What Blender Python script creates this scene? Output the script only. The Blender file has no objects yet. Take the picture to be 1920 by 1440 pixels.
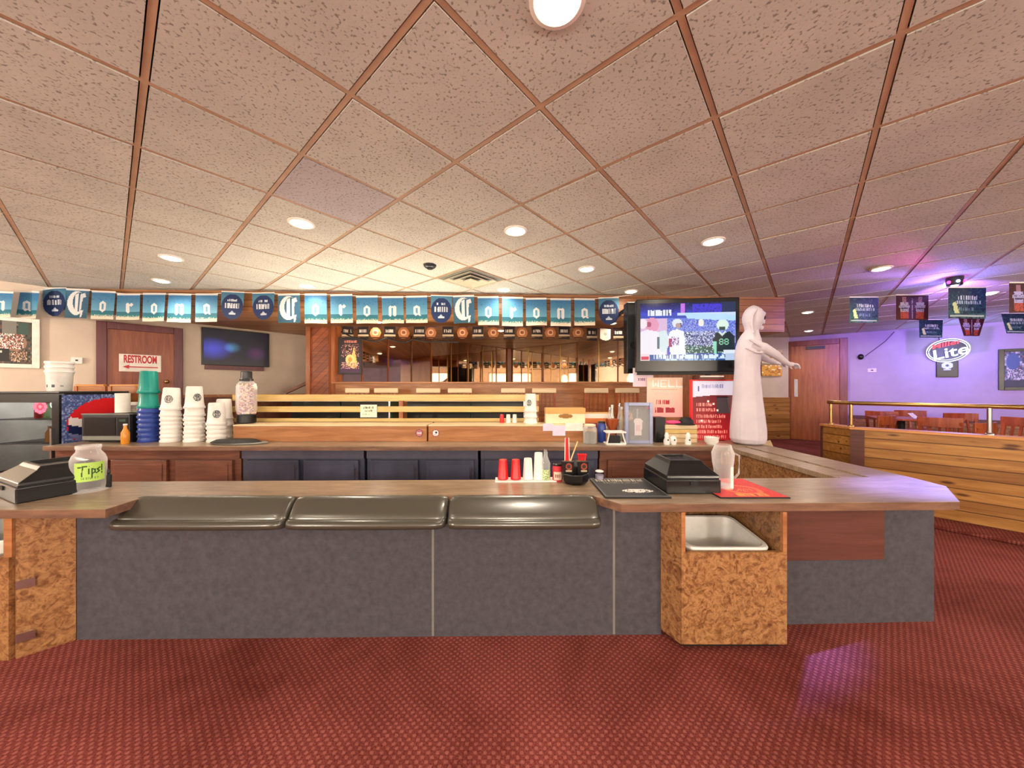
import bpy, bmesh, math, random
from mathutils import Vector as V, Matrix
random.seed(7)
PI=math.pi
sc=bpy.context.scene; C=sc.collection
F,CX,CY,H=646.0,960.0,728.0,1.32
CEIL=2.641; BT=.74; SOF=2.36
AD=V((.6511,.7590,0)); BD=V((.7590,-.6511,0))     # the two directions of the building
def at(x,y,Y): return V(((x-CX)/F*Y, Y, H-(y-CY)/F*Y))
def atz(x,y,z): return at(x,y,F*(H-z)/(y-CY))
def onw(x,y,P,D):
    r=(x-CX)/F; Y=(P.x*D.y-P.y*D.x)/(r*D.y-D.x)
    return at(x,y,Y)
def lin(c):
    return tuple(((v/255)/12.92 if v/255<=.04045 else ((v/255+.055)/1.055)**2.4) for v in c[:3])
# ---------------------------------------------------------------- materials
MATS={}
def newmat(name):
    m=bpy.data.materials.new(name); m.use_nodes=True
    nt=m.node_tree; b=nt.nodes['Principled BSDF']; MATS[name]=m
    return m,nt,b
def ramp(nt,src,stops):
    r=nt.nodes.new('ShaderNodeValToRGB'); e=r.color_ramp.elements
    while len(e)<len(stops): e.new(.5)
    for k,(p,c) in enumerate(stops): e[k].position=p; e[k].color=(*lin(c),1)
    nt.links.new(src,r.inputs[0]); return r.outputs[0]
def coord(nt,scale=(1,1,1),rot=(0,0,0)):
    t=nt.nodes.new('ShaderNodeTexCoord'); m=nt.nodes.new('ShaderNodeMapping')
    m.inputs['Scale'].default_value=scale; m.inputs['Rotation'].default_value=rot
    nt.links.new(t.outputs['Object'],m.inputs[0]); return m.outputs[0]
def noise(nt,vec,scale,detail=4,rough=.6,dist=0):
    n=nt.nodes.new('ShaderNodeTexNoise'); n.inputs['Scale'].default_value=scale
    n.inputs['Detail'].default_value=detail; n.inputs['Roughness'].default_value=rough; n.inputs['Distortion'].default_value=dist
    nt.links.new(vec,n.inputs['Vector']); return n.outputs['Fac']
def bump(nt,b,src,strength=.3,dist=.01):
    n=nt.nodes.new('ShaderNodeBump'); n.inputs['Strength'].default_value=strength; n.inputs['Distance'].default_value=dist
    nt.links.new(src,n.inputs['Height']); nt.links.new(n.outputs[0],b.inputs['Normal'])
def mathn(nt,op,a,bv=None,c=None):
    n=nt.nodes.new('ShaderNodeMath'); n.operation=op
    for k,x in enumerate((a,bv,c)):
        if x is None: continue
        if isinstance(x,(int,float)): n.inputs[k].default_value=x
        else: nt.links.new(x,n.inputs[k])
    return n.outputs[0]
def mix(nt,f,a,b,mode='MIX'):
    n=nt.nodes.new('ShaderNodeMix'); n.data_type='RGBA'; n.blend_type=mode
    for k,x in ((0,f),(6,a),(7,b)):
        if isinstance(x,(int,float)): n.inputs[k].default_value=x
        elif isinstance(x,tuple): n.inputs[k].default_value=(*lin(x),1)
        else: nt.links.new(x,n.inputs[k])
    return n.outputs[2]
def plain(name,col,rough=.5,metal=0,var=None,bmp=0,spec=.5,coat=0):
    m,nt,b=newmat(name)
    b.inputs['Roughness'].default_value=rough; b.inputs['Metallic'].default_value=metal
    b.inputs['Specular IOR Level'].default_value=spec; b.inputs['Coat Weight'].default_value=coat
    sc_,amt=var or (6,.06)
    n=noise(nt,coord(nt),sc_)
    d=tuple(max(0,c*(1-amt)) for c in col); l=tuple(min(255,c*(1+amt)) for c in col)
    nt.links.new(ramp(nt,n,[(.3,d),(.7,l)]),b.inputs['Base Color'])
    if bmp: bump(nt,b,n,bmp)
    return m
def wood(name,c1,c2,axis='x',scale=1.,rough=.4,plank=None,paxis='z',knots=False,rot=(0,0,0)):
    m,nt,b=newmat(name); b.inputs['Roughness'].default_value=rough
    s={'x':(1.2,14,14),'y':(14,1.2,14),'z':(14,14,1.2)}[axis]
    v=coord(nt,tuple(k*scale for k in s),rot)
    n=noise(nt,v,1.6,6,.65,.6)
    col=ramp(nt,n,[(.3,c1),(.5,tuple((p+q)/2 for p,q in zip(c1,c2))),(.7,c2)])
    h=n
    if knots:
        v2=coord(nt,tuple(1.0 if k==axis else 3.4 for k in 'xyz'),rot)
        vo=nt.nodes.new('ShaderNodeTexVoronoi'); vo.inputs['Scale'].default_value=3.2; nt.links.new(v2,vo.inputs['Vector'])
        k=ramp(nt,vo.outputs['Distance'],[(.0,(70,28,10)),(.09,(110,55,22)),(.2,(255,255,255))])
        col=mix(nt,.85,col,k,'MULTIPLY')
    if plank:
        t=nt.nodes.new('ShaderNodeTexCoord'); mp=nt.nodes.new('ShaderNodeMapping'); mp.inputs['Rotation'].default_value=rot
        nt.links.new(t.outputs['Object'],mp.inputs[0])
        sx=nt.nodes.new('ShaderNodeSeparateXYZ'); nt.links.new(mp.outputs[0],sx.inputs[0])
        q=mathn(nt,'DIVIDE',sx.outputs[paxis.upper()],plank)
        fr=mathn(nt,'FRACT',q)
        wn=nt.nodes.new('ShaderNodeTexWhiteNoise'); wn.noise_dimensions='1D'; nt.links.new(mathn(nt,'FLOOR',q),wn.inputs['W'])
        tone=ramp(nt,wn.outputs['Value'],[(0,(205,195,185)),(1,(255,255,255))])
        col=mix(nt,1.,col,tone,'MULTIPLY')
        g=ramp(nt,mathn(nt,'ABSOLUTE',mathn(nt,'SUBTRACT',fr,.5)),[(.44,(255,255,255)),(.49,(90,55,35))])
        col=mix(nt,1.,col,g,'MULTIPLY')
        h=mathn(nt,'MULTIPLY',mathn(nt,'LESS_THAN',mathn(nt,'ABSOLUTE',mathn(nt,'SUBTRACT',fr,.5)),.455),1.)
    nt.links.new(col,b.inputs['Base Color']); bump(nt,b,h,.25,.004)
    return m
def glow(name,col,strength):
    m,nt,b=newmat(name); b.inputs['Base Color'].default_value=(*lin(col),1)
    b.inputs['Emission Color'].default_value=(*lin(col),1); b.inputs['Emission Strength'].default_value=strength
    return m
def clear(name,col=(255,255,255),rough=.03,alpha=.25,edge=.55):
    # thin clear plastic: a glossy shell over transparency
    m,nt,b=newmat(name); b.inputs['Base Color'].default_value=(*lin(col),1); b.inputs['Roughness'].default_value=rough
    tr=nt.nodes.new('ShaderNodeBsdfTransparent'); tr.inputs[0].default_value=(*lin(tuple(200+c*.215 for c in col)),1)
    mx=nt.nodes.new('ShaderNodeMixShader'); fr=nt.nodes.new('ShaderNodeLayerWeight'); fr.inputs[0].default_value=.35
    nt.links.new(mathn(nt,'ADD',mathn(nt,'MULTIPLY',fr.outputs['Facing'],edge),alpha),mx.inputs[0])
    nt.links.new(tr.outputs[0],mx.inputs[1]); nt.links.new(b.outputs[0],mx.inputs[2])
    nt.links.new(mx.outputs[0],nt.nodes['Material Output'].inputs[0]); return m
def painted(name,rough=.5,emit=0,sub=0):
    m,nt,b=newmat(name); a=nt.nodes.new('ShaderNodeVertexColor'); a.layer_name='Col'
    b.inputs['Roughness'].default_value=rough
    if emit<.5: nt.links.new(a.outputs[0],b.inputs['Base Color'])
    else: b.inputs['Base Color'].default_value=(.01,.01,.012,1)
    if emit: nt.links.new(a.outputs[0],b.inputs['Emission Color']); b.inputs['Emission Strength'].default_value=emit
    if sub:
        b.inputs['Transmission Weight'].default_value=0
        tl=nt.nodes.new('ShaderNodeBsdfTranslucent'); nt.links.new(a.outputs[0],tl.inputs[0])
        mx=nt.nodes.new('ShaderNodeMixShader'); mx.inputs[0].default_value=sub
        nt.links.new(b.outputs[0],mx.inputs[1]); nt.links.new(tl.outputs[0],mx.inputs[2])
        nt.links.new(mx.outputs[0],nt.nodes['Material Output'].inputs[0])
    return m
painted('print',.45); painted('cloth_print',.6,sub=.3); painted('screen',.15,emit=.72); painted('lit_board',.3,emit=.25)
# ---------------------------------------------------------------- mesh building
class MB:
    def __init__(s): s.bm=bmesh.new(); s.cl=None
    def v(s,p): return s.bm.verts.new(p)
    def face(s,vs):
        try: return s.bm.faces.new(vs)
        except ValueError: return None
    def poly(s,pts): return s.face([s.v(p) for p in pts])
    def hexa(s,b,t):
        """box from four bottom corners and four top corners"""
        vb=[s.v(p) for p in b]; vt=[s.v(p) for p in t]
        s.face(vb[::-1]); s.face(vt)
        n=len(vb)
        for k in range(n): s.face([vb[k],vb[(k+1)%n],vt[(k+1)%n],vt[k]])
        return s
    def box(s,x0,x1,y0,y1,z0,z1):
        q=[(x0,y0),(x1,y0),(x1,y1),(x0,y1)]
        return s.hexa([(a,b,z0) for a,b in q],[(a,b,z1) for a,b in q])
    def prism(s,pts,z0,z1): return s.hexa([(p[0],p[1],z0) for p in pts],[(p[0],p[1],z1) for p in pts])
    def beam(s,p,q,w,h,up=V((0,0,1))):
        p=V(p);q=V(q); d=(q-p).normalized(); x=d.cross(up)
        if x.length<1e-4: x=V((1,0,0))
        x.normalize(); y=x.cross(d).normalized()
        c=[(-w/2,-h/2),(w/2,-h/2),(w/2,h/2),(-w/2,h/2)]
        return s.hexa([p+x*a+y*b for a,b in c],[q+x*a+y*b for a,b in c])
    def loft(s,rings,cap=True,closed=True):
        vr=[[s.v(p) for p in r] for r in rings]; n=len(vr[0])
        for a,b in zip(vr,vr[1:]):
            for k in range(n if closed else n-1): s.face([a[k],a[(k+1)%n],b[(k+1)%n],b[k]])
        if cap: s.face(vr[0][::-1]); s.face(vr[-1])
        return s
    def lathe(s,prof,c=(0,0,0),n=24,cap=True,sx=1,sy=1):
        c=V(c)
        return s.loft([[c+V((r*sx*math.cos(2*PI*k/n),r*sy*math.sin(2*PI*k/n),z)) for k in range(n)] for r,z in prof],cap)
    def tube(s,path,r,n=8,cap=True):
        P=[V(p) for p in path]; rings=[]
        for i,p in enumerate(P):
            d=(P[min(i+1,len(P)-1)]-P[max(i-1,0)]).normalized()
            x=d.cross(V((0,0,1)));
            if x.length<.05: x=d.cross(V((1,0,0)))
            x.normalize(); y=x.cross(d); rr=r[i] if isinstance(r,(list,tuple)) else r
            rings.append([p+x*rr*math.cos(2*PI*k/n)+y*rr*math.sin(2*PI*k/n) for k in range(n)])
        return s.loft(rings,cap)
    def ball(s,c,r,n=12,sx=1,sy=1,sz=1):
        return s.lathe([(max(.0005,r*math.sin(PI*k/n)),-r*sz*math.cos(PI*k/n)) for k in range(n+1)],c,2*n if n<8 else n*2,True,sx,sy)
    def move(s,d):
        for v in s.bm.verts: v.co+=V(d)
        return s
    def rotz(s,a):
        M=Matrix.Rotation(a,3,'Z')
        for v in s.bm.verts: v.co=M@v.co
        return s
    def obj(s,name,mat,parent=None,bevel=0,smooth=None,extra=None):
        bmesh.ops.recalc_face_normals(s.bm,faces=s.bm.faces)
        me=bpy.data.meshes.new(name); s.bm.to_mesh(me); s.bm.free()
        for mm in ([mat] if isinstance(mat,str) else mat): me.materials.append(MATS[mm])
        o=bpy.data.objects.new(name,me); C.objects.link(o)
        if parent: o.parent=parent
        if bevel:
            b=o.modifiers.new('bevel','BEVEL'); b.width=bevel; b.segments=2; b.limit_method='ANGLE'; b.angle_limit=.6
        if smooth is not None:
            for p in me.polygons: p.use_smooth=True
            me.set_sharp_from_angle(angle=math.radians(smooth))
        return o
def tag(o,label=None,cat=None,group=None,kind=None):
    for k,x in (('label',label),('category',cat),('group',group),('kind',kind)):
        if x: o[k]=x
    return o
def thing(name,label,cat,loc,rot=0,group=None):
    o=bpy.data.objects.new(name,None); C.objects.link(o); o.empty_display_size=.1
    o.location=loc; o.rotation_euler=(0,0,rot); return tag(o,label,cat,group)
def solo(name,mb,mat,label,cat,loc=(0,0,0),rot=0,group=None,**k):
    o=mb.obj(name,mat,None,**k); o.location=loc; o.rotation_euler=(0,0,rot); return tag(o,label,cat,group)
def part(name,mb,mat,parent,label=None,**k): return tag(mb.obj(name,mat,parent,**k),label)
def struct(name,mb,mat,parent=None,**k):
    o=mb.obj(name,mat,parent,**k)
    if not parent: o['kind']='structure'
    return o
def dup(root,loc,rot=None,label=None,group=None,scale=None):
    def cp(o,p):
        c=o.copy(); C.objects.link(c); c.parent=p
        for ch in o.children: cp(ch,c)
        return c
    r=cp(root,None); r.location=loc
    if rot is not None: r.rotation_euler=(0,0,rot)
    if scale: r.scale=(scale,)*3
    if label: r['label']=label
    if group: r['group']=group
    return r
# ---------------------------------------------------------------- small raster pictures turned into coloured face grids
class Pic:
    def __init__(s,w,h,bg=(255,255,255)): s.w,s.h=w,h; s.p=[[bg]*w for _ in range(h)]
    def put(s,x,y,c):
        if 0<=x<s.w and 0<=y<s.h: s.p[int(y)][int(x)]=c
    def rect(s,x0,y0,x1,y1,c):
        for y in range(max(0,int(round(y0))),min(s.h,int(round(y1)))):
            for x in range(max(0,int(round(x0))),min(s.w,int(round(x1)))): s.p[y][x]=c
        return s
    def ell(s,cx,cy,rx,ry,c,inner=0):
        for y in range(s.h):
            for x in range(s.w):
                d=((x+.5-cx)/rx)**2+((y+.5-cy)/ry)**2
                if inner**2<=d<=1: s.p[y][x]=c
        return s
    def poly(s,pts,c):
        n=len(pts)
        for y in range(s.h):
            for x in range(s.w):
                ins=False; px,py=x+.5,y+.5
                for i in range(n):
                    (x1,y1),(x2,y2)=pts[i],pts[i-1]
                    if (y1>py)!=(y2>py) and px<(x2-x1)*(py-y1)/(y2-y1)+x1: ins=not ins
                if ins: s.p[y][x]=c
        return s
    def line(s,x0,y0,x1,y1,c,t=1):
        n=int(max(abs(x1-x0),abs(y1-y0))*2)+1
        for i in range(n+1):
            x=x0+(x1-x0)*i/n; y=y0+(y1-y0)*i/n
            s.rect(x-t/2,y-t/2,x+t/2,y+t/2,c)
        return s
    def grad(s,y0,y1,a,b):
        for y in range(int(y0),int(y1)):
            f=(y-y0)/max(1,y1-y0-1)
            for x in range(s.w): s.p[y][x]=tuple(p+(q-p)*f for p,q in zip(a,b))
        return s
    def speck(s,x0,y0,x1,y1,cols,dens=1.,k=1):
        for y in range(int(y0),int(y1),k):
            for x in range(int(x0),int(x1),k):
                if random.random()<dens: s.rect(x,y,x+k,y+k,random.choice(cols))
        return s
    def scrib(s,x0,y0,x1,y1,c,step=2):
        """a row of small upright letter-like strokes"""
        x=x0
        while x<x1-1:
            w=random.choice((1,1,2)); 
            s.rect(x,y0+random.choice((0,0,1)),x+w,y1,c)
            if random.random()<.6: s.rect(x,random.choice((y0,(y0+y1)//2,y1-1)),x+2,random.choice((y0,(y0+y1)//2,y1-1))+1,c)
            x+=w+random.choice((1,1,2))*step/2
        return s
    GLY={'A':'01110100011000111111100011000110001','B':'11110100011111010001100011000111110','C':'01111100001000010000100001000001111','D':'11110100011000110001100011000111110','E':'11111100001000011110100001000011111','F':'11111100001000011110100001000010000','G':'01111100001000010011100011000101111','H':'10001100011000111111100011000110001','I':'01110001000010000100001000010001110','K':'10001100101010011000101001001010001','L':'10000100001000010000100001000011111','M':'10001110111010110101100011000110001','N':'10001110011010110011100011000110001','O':'01110100011000110001100011000101110','P':'11110100011000111110100001000010000','R':'11110100011000111110101001001010001','S':'01111100001000001110000010000111110','T':'11111001000010000100001000010000100','U':'10001100011000110001100011000101110','V':'10001100011000110001100010101000100','W':'10001100011000110101101011101110001','Y':'10001100010101000100001000010000100','Z':'11111000010001000100010001000011111','0':'01110100011001110101110011000101110','1':'00100011000010000100001000010001110','8':'01110100011000101110100011000101110','9':'01110100011000101111000010000111110',' ':'0'*35,'!':'00100001000010000100001000000000100'}
    def text(s,t,x,y,c,k=1):
        for ch in t:
            g=s.GLY.get(ch,s.GLY[' '])
            for i,b in enumerate(g):
                if b=='1': s.rect(x+(i%5)*k,y+(i//5)*k,x+(i%5+1)*k,y+(i//5+1)*k,c)
            x+=6*k
        return s
def picmesh(pic,fn,mb=None,skip=None):
    """grid of coloured faces; fn(u,v) -> point, u left to right, v top to bottom, both 0..1; skip colour None = hole"""
    mb=mb or MB(); bm=mb.bm
    cl=bm.loops.layers.float_color.get('Col') or bm.loops.layers.float_color.new('Col')
    W,Hh=pic.w,pic.h
    vs=[[bm.verts.new(fn(i/W,j/Hh)) for i in range(W+1)] for j in range(Hh+1)]
    for j in range(Hh):
        for i in range(W):
            c=pic.p[j][i]
            if c is None: continue
            f=bm.faces.new((vs[j+1][i],vs[j+1][i+1],vs[j][i+1],vs[j][i])); lc=(*lin(c),1)
            for l in f.loops: l[cl]=lc
    for v in [v for v in bm.verts if not v.link_faces]: bm.verts.remove(v)
    return mb
def flat(w,h,y=0,z0=0): return lambda u,v: V(((u-.5)*w,y,z0+(1-v)*h))
def picpart(name,pic,fn,mat,parent,label=None):
    mb=picmesh(pic,fn); me=bpy.data.meshes.new(name); mb.bm.to_mesh(me); mb.bm.free(); me.materials.append(MATS[mat])
    o=bpy.data.objects.new(name,me); C.objects.link(o)
    if parent: o.parent=parent
    return tag(o,label)
def textpart(s,size,mat,parent,loc,rot=(PI/2,0,0),name='lettering',ext=.001,sx=1,label=None,shear=0,bold=.012):
    cu=bpy.data.curves.new(name,'FONT'); cu.body=s; cu.size=size; cu.align_x='CENTER'; cu.align_y='CENTER'; cu.extrude=ext; cu.shear=shear; cu.offset=size*bold
    t=bpy.data.objects.new(name+'_tmp',cu); C.objects.link(t); dg=bpy.context.evaluated_depsgraph_get(); dg.update()
    me=bpy.data.meshes.new_from_object(t.evaluated_get(dg)); bpy.data.objects.remove(t); bpy.data.curves.remove(cu)
    M=Matrix.Translation(loc)@Matrix.Rotation(rot[2],4,'Z')@Matrix.Rotation(rot[1],4,'Y')@Matrix.Rotation(rot[0],4,'X')@Matrix.Diagonal((sx,1,1,1))
    me.transform(M); me.materials.clear(); me.materials.append(MATS[mat]); me.name=name
    o=bpy.data.objects.new(name,me); C.objects.link(o)
    if parent: o.parent=parent
    return tag(o,label)
ORD=['','second ','third ','fourth ','fifth ','sixth ','seventh ','eighth ','ninth ','tenth ']
# ---------------------------------------------------------------- the surfaces
plain('cream_wall',(212,196,178),.8,var=(2,.04)); plain('lavender_wall',(190,178,206),.8,var=(2,.04)); plain('rear_wall',(200,180,160),.8)
wood('orange_wood',(140,82,42),(192,132,80),'x',1,.35); wood('orange_wood_v',(132,70,36),(184,112,64),'z',1,.35)
wood('soffit_wood',(176,120,74),(206,156,108),'x',.8,.4,plank=.14,paxis='y')
wood('fascia_wood',(158,102,60),(200,144,94),'x',1,.4,plank=.09,paxis='z')
wood('diag_wood',(128,58,22),(182,98,46),'x',1,.4,plank=.09,paxis='z',rot=(0,PI/4,0))
wood('red_wood',(88,50,36),(130,80,58),'x',1,.45); wood('door_wood',(150,84,40),(192,120,64),'z',.8,.35)
wood('purple_frame',(84,38,44),(112,54,58),'z',1,.35); wood('door_frame_wood',(110,54,26),(158,88,48),'z',1,.35)
wood('pine_planks',(160,108,50),(206,156,86),'x',1,.35,plank=.105,paxis='z',knots=True)
wood('rail_wood',(190,158,92),(226,198,132),'x',1,.35); wood('cap_wood',(190,120,60),(226,164,100),'x',1,.3)
wood('chair_wood',(132,56,26),(180,92,46),'z',1,.35); wood('pale_wood',(208,180,140),(236,214,178),'x',1,.4)
wood('box_wood',(146,92,54),(186,132,88),'x',1,.3)
wood('brown_board',(84,48,42),(108,64,54),'x',1,.45)
plain('dark_base',(70,69,77),.85,var=(30,.12),bmp=.1)
plain('navy_cabinet',(58,62,82),.45,var=(5,.15)); plain('navy_trim',(78,78,96),.4); plain('black_plastic',(14,15,18),.3); plain('black_matte',(12,12,14),.6)
plain('dark_gray',(44,47,52),.35); plain('white_plastic',(232,230,226),.35); plain('bin_white',(225,224,220),.3); plain('white_paint',(238,232,222),.5)
plain('teal_plastic',(18,140,130),.3); plain('blue_plastic',(38,66,150),.3); plain('red_plastic',(220,22,28),.3); plain('pink',(236,70,130),.5)
plain('steel',(190,190,192),.25,1); plain('brass',(205,170,110),.28,1); plain('chrome_white',(215,215,220),.3,.3)
plain('paper',(240,236,228),.8); plain('lilac_paper',(222,214,240),.8); plain('cream_card',(238,224,190),.7); plain('cardboard',(214,168,104),.8)
plain('green_paper',(168,214,90),.7); plain('ink_green',(30,70,20),.7); plain('ink_red',(196,44,58),.6); plain('ink_dark',(30,26,28),.6)
plain('tile_grid',(186,152,124),.6); plain('dark_void',(40,28,20),.9)
plain('vent_paint',(190,182,160),.6); plain('silver_frame',(150,158,190),.35,.3); plain('tan_stick',(222,186,130),.6)
plain('ghost_cloth',(204,196,206),.7,var=(5,.03),bmp=.15); plain('amber',(214,140,40),.25); plain('dark_green',(30,66,50),.4)
plain('cord',(230,226,220),.7); plain('dark_cord',(70,40,80),.7); plain('tray_gray',(120,120,112),.5); plain('skin_brown',(196,140,100),.6)
glow('lamp_lens',(255,232,200),14); glow('lamp_pale',(255,226,190),6); glow('neon_white',(226,234,255),1.3); glow('neon_red',(255,60,56),1.6); glow('led_pink',(255,30,160),14); glow('led_blue',(80,90,255),14)
clear('clear_plastic',(250,250,250),.06,.16); clear('smoke_glass',(60,66,70),.03,.05,.12); clear('green_glass',(150,200,120),.05,.4); clear('clear_bottle',(235,240,240),.05,.2)
m,nt,b=newmat('mirror'); b.inputs['Metallic'].default_value=1; b.inputs['Roughness'].default_value=.03; b.inputs['Base Color'].default_value=(*lin((232,216,196)),1)
# carpet: red with a small woven fleck
m,nt,b=newmat('carpet'); b.inputs['Roughness'].default_value=.95; b.inputs['Specular IOR Level'].default_value=.1
v=coord(nt,(1,1,1),(0,0,.86)); big=noise(nt,coord(nt),1.3,3); fine=noise(nt,v,160,2)
wob=noise(nt,coord(nt),26,2)
sx_=nt.nodes.new('ShaderNodeSeparateXYZ'); nt.links.new(coord(nt),sx_.inputs[0])
wx=mathn(nt,'SINE',mathn(nt,'ADD',mathn(nt,'MULTIPLY',sx_.outputs[0],2*PI/.034),mathn(nt,'MULTIPLY',wob,2.2))); wy=mathn(nt,'SINE',mathn(nt,'MULTIPLY',sx_.outputs[1],2*PI/.031))
ckf=ramp(nt,mathn(nt,'MULTIPLY',wx,wy),[(.12,(0,0,0)),(.55,(255,255,255))])
base=ramp(nt,big,[(.3,(84,36,35)),(.7,(116,50,48))])
fl=mix(nt,ckf,(92,36,35),(196,128,116)); fl=mix(nt,.55,base,fl)
fl=mix(nt,.45,fl,ramp(nt,fine,[(.3,(84,32,30)),(.7,(176,96,86))]))
st=noise(nt,coord(nt),.9,5,.7,.4); fl=mix(nt,.8,fl,ramp(nt,st,[(.34,(168,146,132)),(.58,(255,255,255))]),'MULTIPLY')
nt.links.new(fl,b.inputs['Base Color']); bump(nt,b,fine,.4,.004)
# ceiling tile: tan mineral fibre with dark pin specks
def tile(name,c):
    m,nt,b=newmat(name); b.inputs['Roughness'].default_value=.75; b.inputs['Specular IOR Level'].default_value=.35
    v=coord(nt); n=noise(nt,v,70,2,.5); bg=noise(nt,v,2.5,3)
    base=ramp(nt,bg,[(.3,tuple(k*.93 for k in c)),(.7,c)])
    sp=ramp(nt,n,[(.33,(96,66,48)),(.43,(255,255,255))])
    nt.links.new(mix(nt,.6,base,sp,'MULTIPLY'),b.inputs['Base Color']); bump(nt,b,n,.2,.004)
tile('ceiling_tile',(206,204,196)); tile('ceiling_tile_new',(192,186,192))
# counter laminate and the burl board
m,nt,b=newmat('bar_laminate'); b.inputs['Roughness'].default_value=.28
n=noise(nt,coord(nt,(2.2,14,4)),2.2,7,.7,.8); n2=noise(nt,coord(nt),1.6,3)
nt.links.new(mix(nt,.35,ramp(nt,n,[(.28,(84,68,54)),(.5,(142,120,98)),(.72,(184,162,136))]),ramp(nt,n2,[(.35,(112,94,76)),(.65,(172,150,124))])),b.inputs['Base Color'])
m,nt,b=newmat('bar_edge'); b.inputs['Roughness'].default_value=.5
n=noise(nt,coord(nt,(1.5,10,10)),3,5); nt.links.new(ramp(nt,n,[(.3,(92,64,50)),(.7,(134,98,76))]),b.inputs['Base Color'])
m,nt,b=newmat('burl'); b.inputs['Roughness'].default_value=.35
v=coord(nt); n=noise(nt,v,16,5,.6,2.2); n2=noise(nt,v,34,3,.6,1)
nt.links.new(mix(nt,.3,ramp(nt,n,[(.3,(76,42,24)),(.45,(124,80,48)),(.56,(166,124,82)),(.7,(106,64,36))]),ramp(nt,n2,[(.35,(100,58,32)),(.6,(196,150,100))])),b.inputs['Base Color'])
m,nt,b=newmat('vinyl'); b.inputs['Roughness'].default_value=.27; b.inputs['Base Color'].default_value=(*lin((66,64,56)),1); b.inputs['Coat Weight'].default_value=.4; b.inputs['Coat Roughness'].default_value=.2; b.inputs['Specular IOR Level'].default_value=.7
bump(nt,b,noise(nt,coord(nt),120,2),.08,.002)
NTH=['first','second','third','fourth','fifth','sixth','seventh','eighth','ninth','tenth','eleventh','twelfth']
# ================================================================ THE SETTING
PL=V((-6.03,4.53,0)); PR=V((8.07,8.28,0)); K=V((-.07,9.15,0))
def wbox(mb,P,D,N,s0,s1,n0,n1,z0,z1):
    """box on a vertical plane: s along it, n out into the room"""
    q=[P+D*s0+N*n0,P+D*s1+N*n0,P+D*s1+N*n1,P+D*s0+N*n1]
    return mb.hexa([(p.x,p.y,z0) for p in q],[(p.x,p.y,z1) for p in q])
NL,NR=BD.copy(),-AD
def sx(x,y,P,D): p=onw(x,y,P,D); return (p-P).dot(D),p.z
struct('floor',MB().box(-13,16,-5,13,-.1,0),'carpet')
# ceiling: separate drop-in tiles on a T-bar grid, laid at 49 degrees to the bar
tl,gd=MB(),MB(); S=.61; O=V((-.3304,2.0168,0)); mi=[]
def gp(a,b): return O+AD*(a*S)+BD*(b*S)
g=.017
for a in range(-22,26):
    for b in range(-24,20):
        c=gp(a+.5,b+.5)
        if not(-12.6<c.x<15.6 and -4.7<c.y<11.5): continue
        q=[gp(a+g/S,b+g/S),gp(a+1-g/S,b+g/S),gp(a+1-g/S,b+1-g/S),gp(a+g/S,b+1-g/S)]
        dz=random.uniform(-.0015,.002)
        n0=len(tl.bm.faces)
        tl.hexa([(p.x,p.y,CEIL+dz) for p in q],[(p.x,p.y,CEIL+.03) for p in q])
        tl.bm.faces.ensure_lookup_table()
        if (a,b) in ((-1,-2),(5,2)):
            for f in tl.bm.faces[n0:]: f.material_index=1
for a in range(-22,27): gd.beam((gp(a,-24)+V((0,0,CEIL+.008))),(gp(a,20)+V((0,0,CEIL+.008))),.024,.008)
for b in range(-24,21): gd.beam((gp(-22,b)+V((0,0,CEIL+.0085))),(gp(26,b)+V((0,0,CEIL+.0085))),.024,.008)
struct('ceiling',tl,['ceiling_tile','ceiling_tile_new'])
struct('trim_1',gd,'tile_grid')
struct('ceiling_deck',MB().box(-13,16,-5,13,CEIL+.04,CEIL+.12),'dark_void')
ZT=CEIL+.04
# left wall with its door
w=MB(); dl,_=sx(180,640,PL,AD); dr,_=sx(342,640,PL,AD)
wbox(w,PL,AD,NL,-9,4.35,-.1,0,0,ZT); struct('wall_left',w,'cream_wall')
w=MB(); wbox(w,PL,AD,NL,dr,3.4,0,.015,0,1.19); struct('trim_2',w,'red_wood')
w=MB(); wbox(w,PL,AD,NL,dr,3.4,0,.03,1.17,1.215); struct('trim_3',w,'orange_wood')
wood('door_wood_red',(120,60,42),(160,92,64),'z',.8,.4)
d=MB(); wbox(d,PL,AD,NL,dl+.1,dr-.1,.002,.035,.01,2.16); d1=struct('door_1',d,'door_wood_red')
f=MB(); wbox(f,PL,AD,NL,dl,dl+.1,0,.06,0,2.26); wbox(f,PL,AD,NL,dr-.1,dr,0,.06,0,2.26); wbox(f,PL,AD,NL,dl+.1,dr-.1,0,.06,2.16,2.26)
part('door_frame',f,'purple_frame',d1,bevel=.006)
kn=PL+AD*(dr-.18)+NL*.09; part('door_knob',MB().ball((kn.x,kn.y,1.42),.03,8),'brass',d1)
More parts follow.
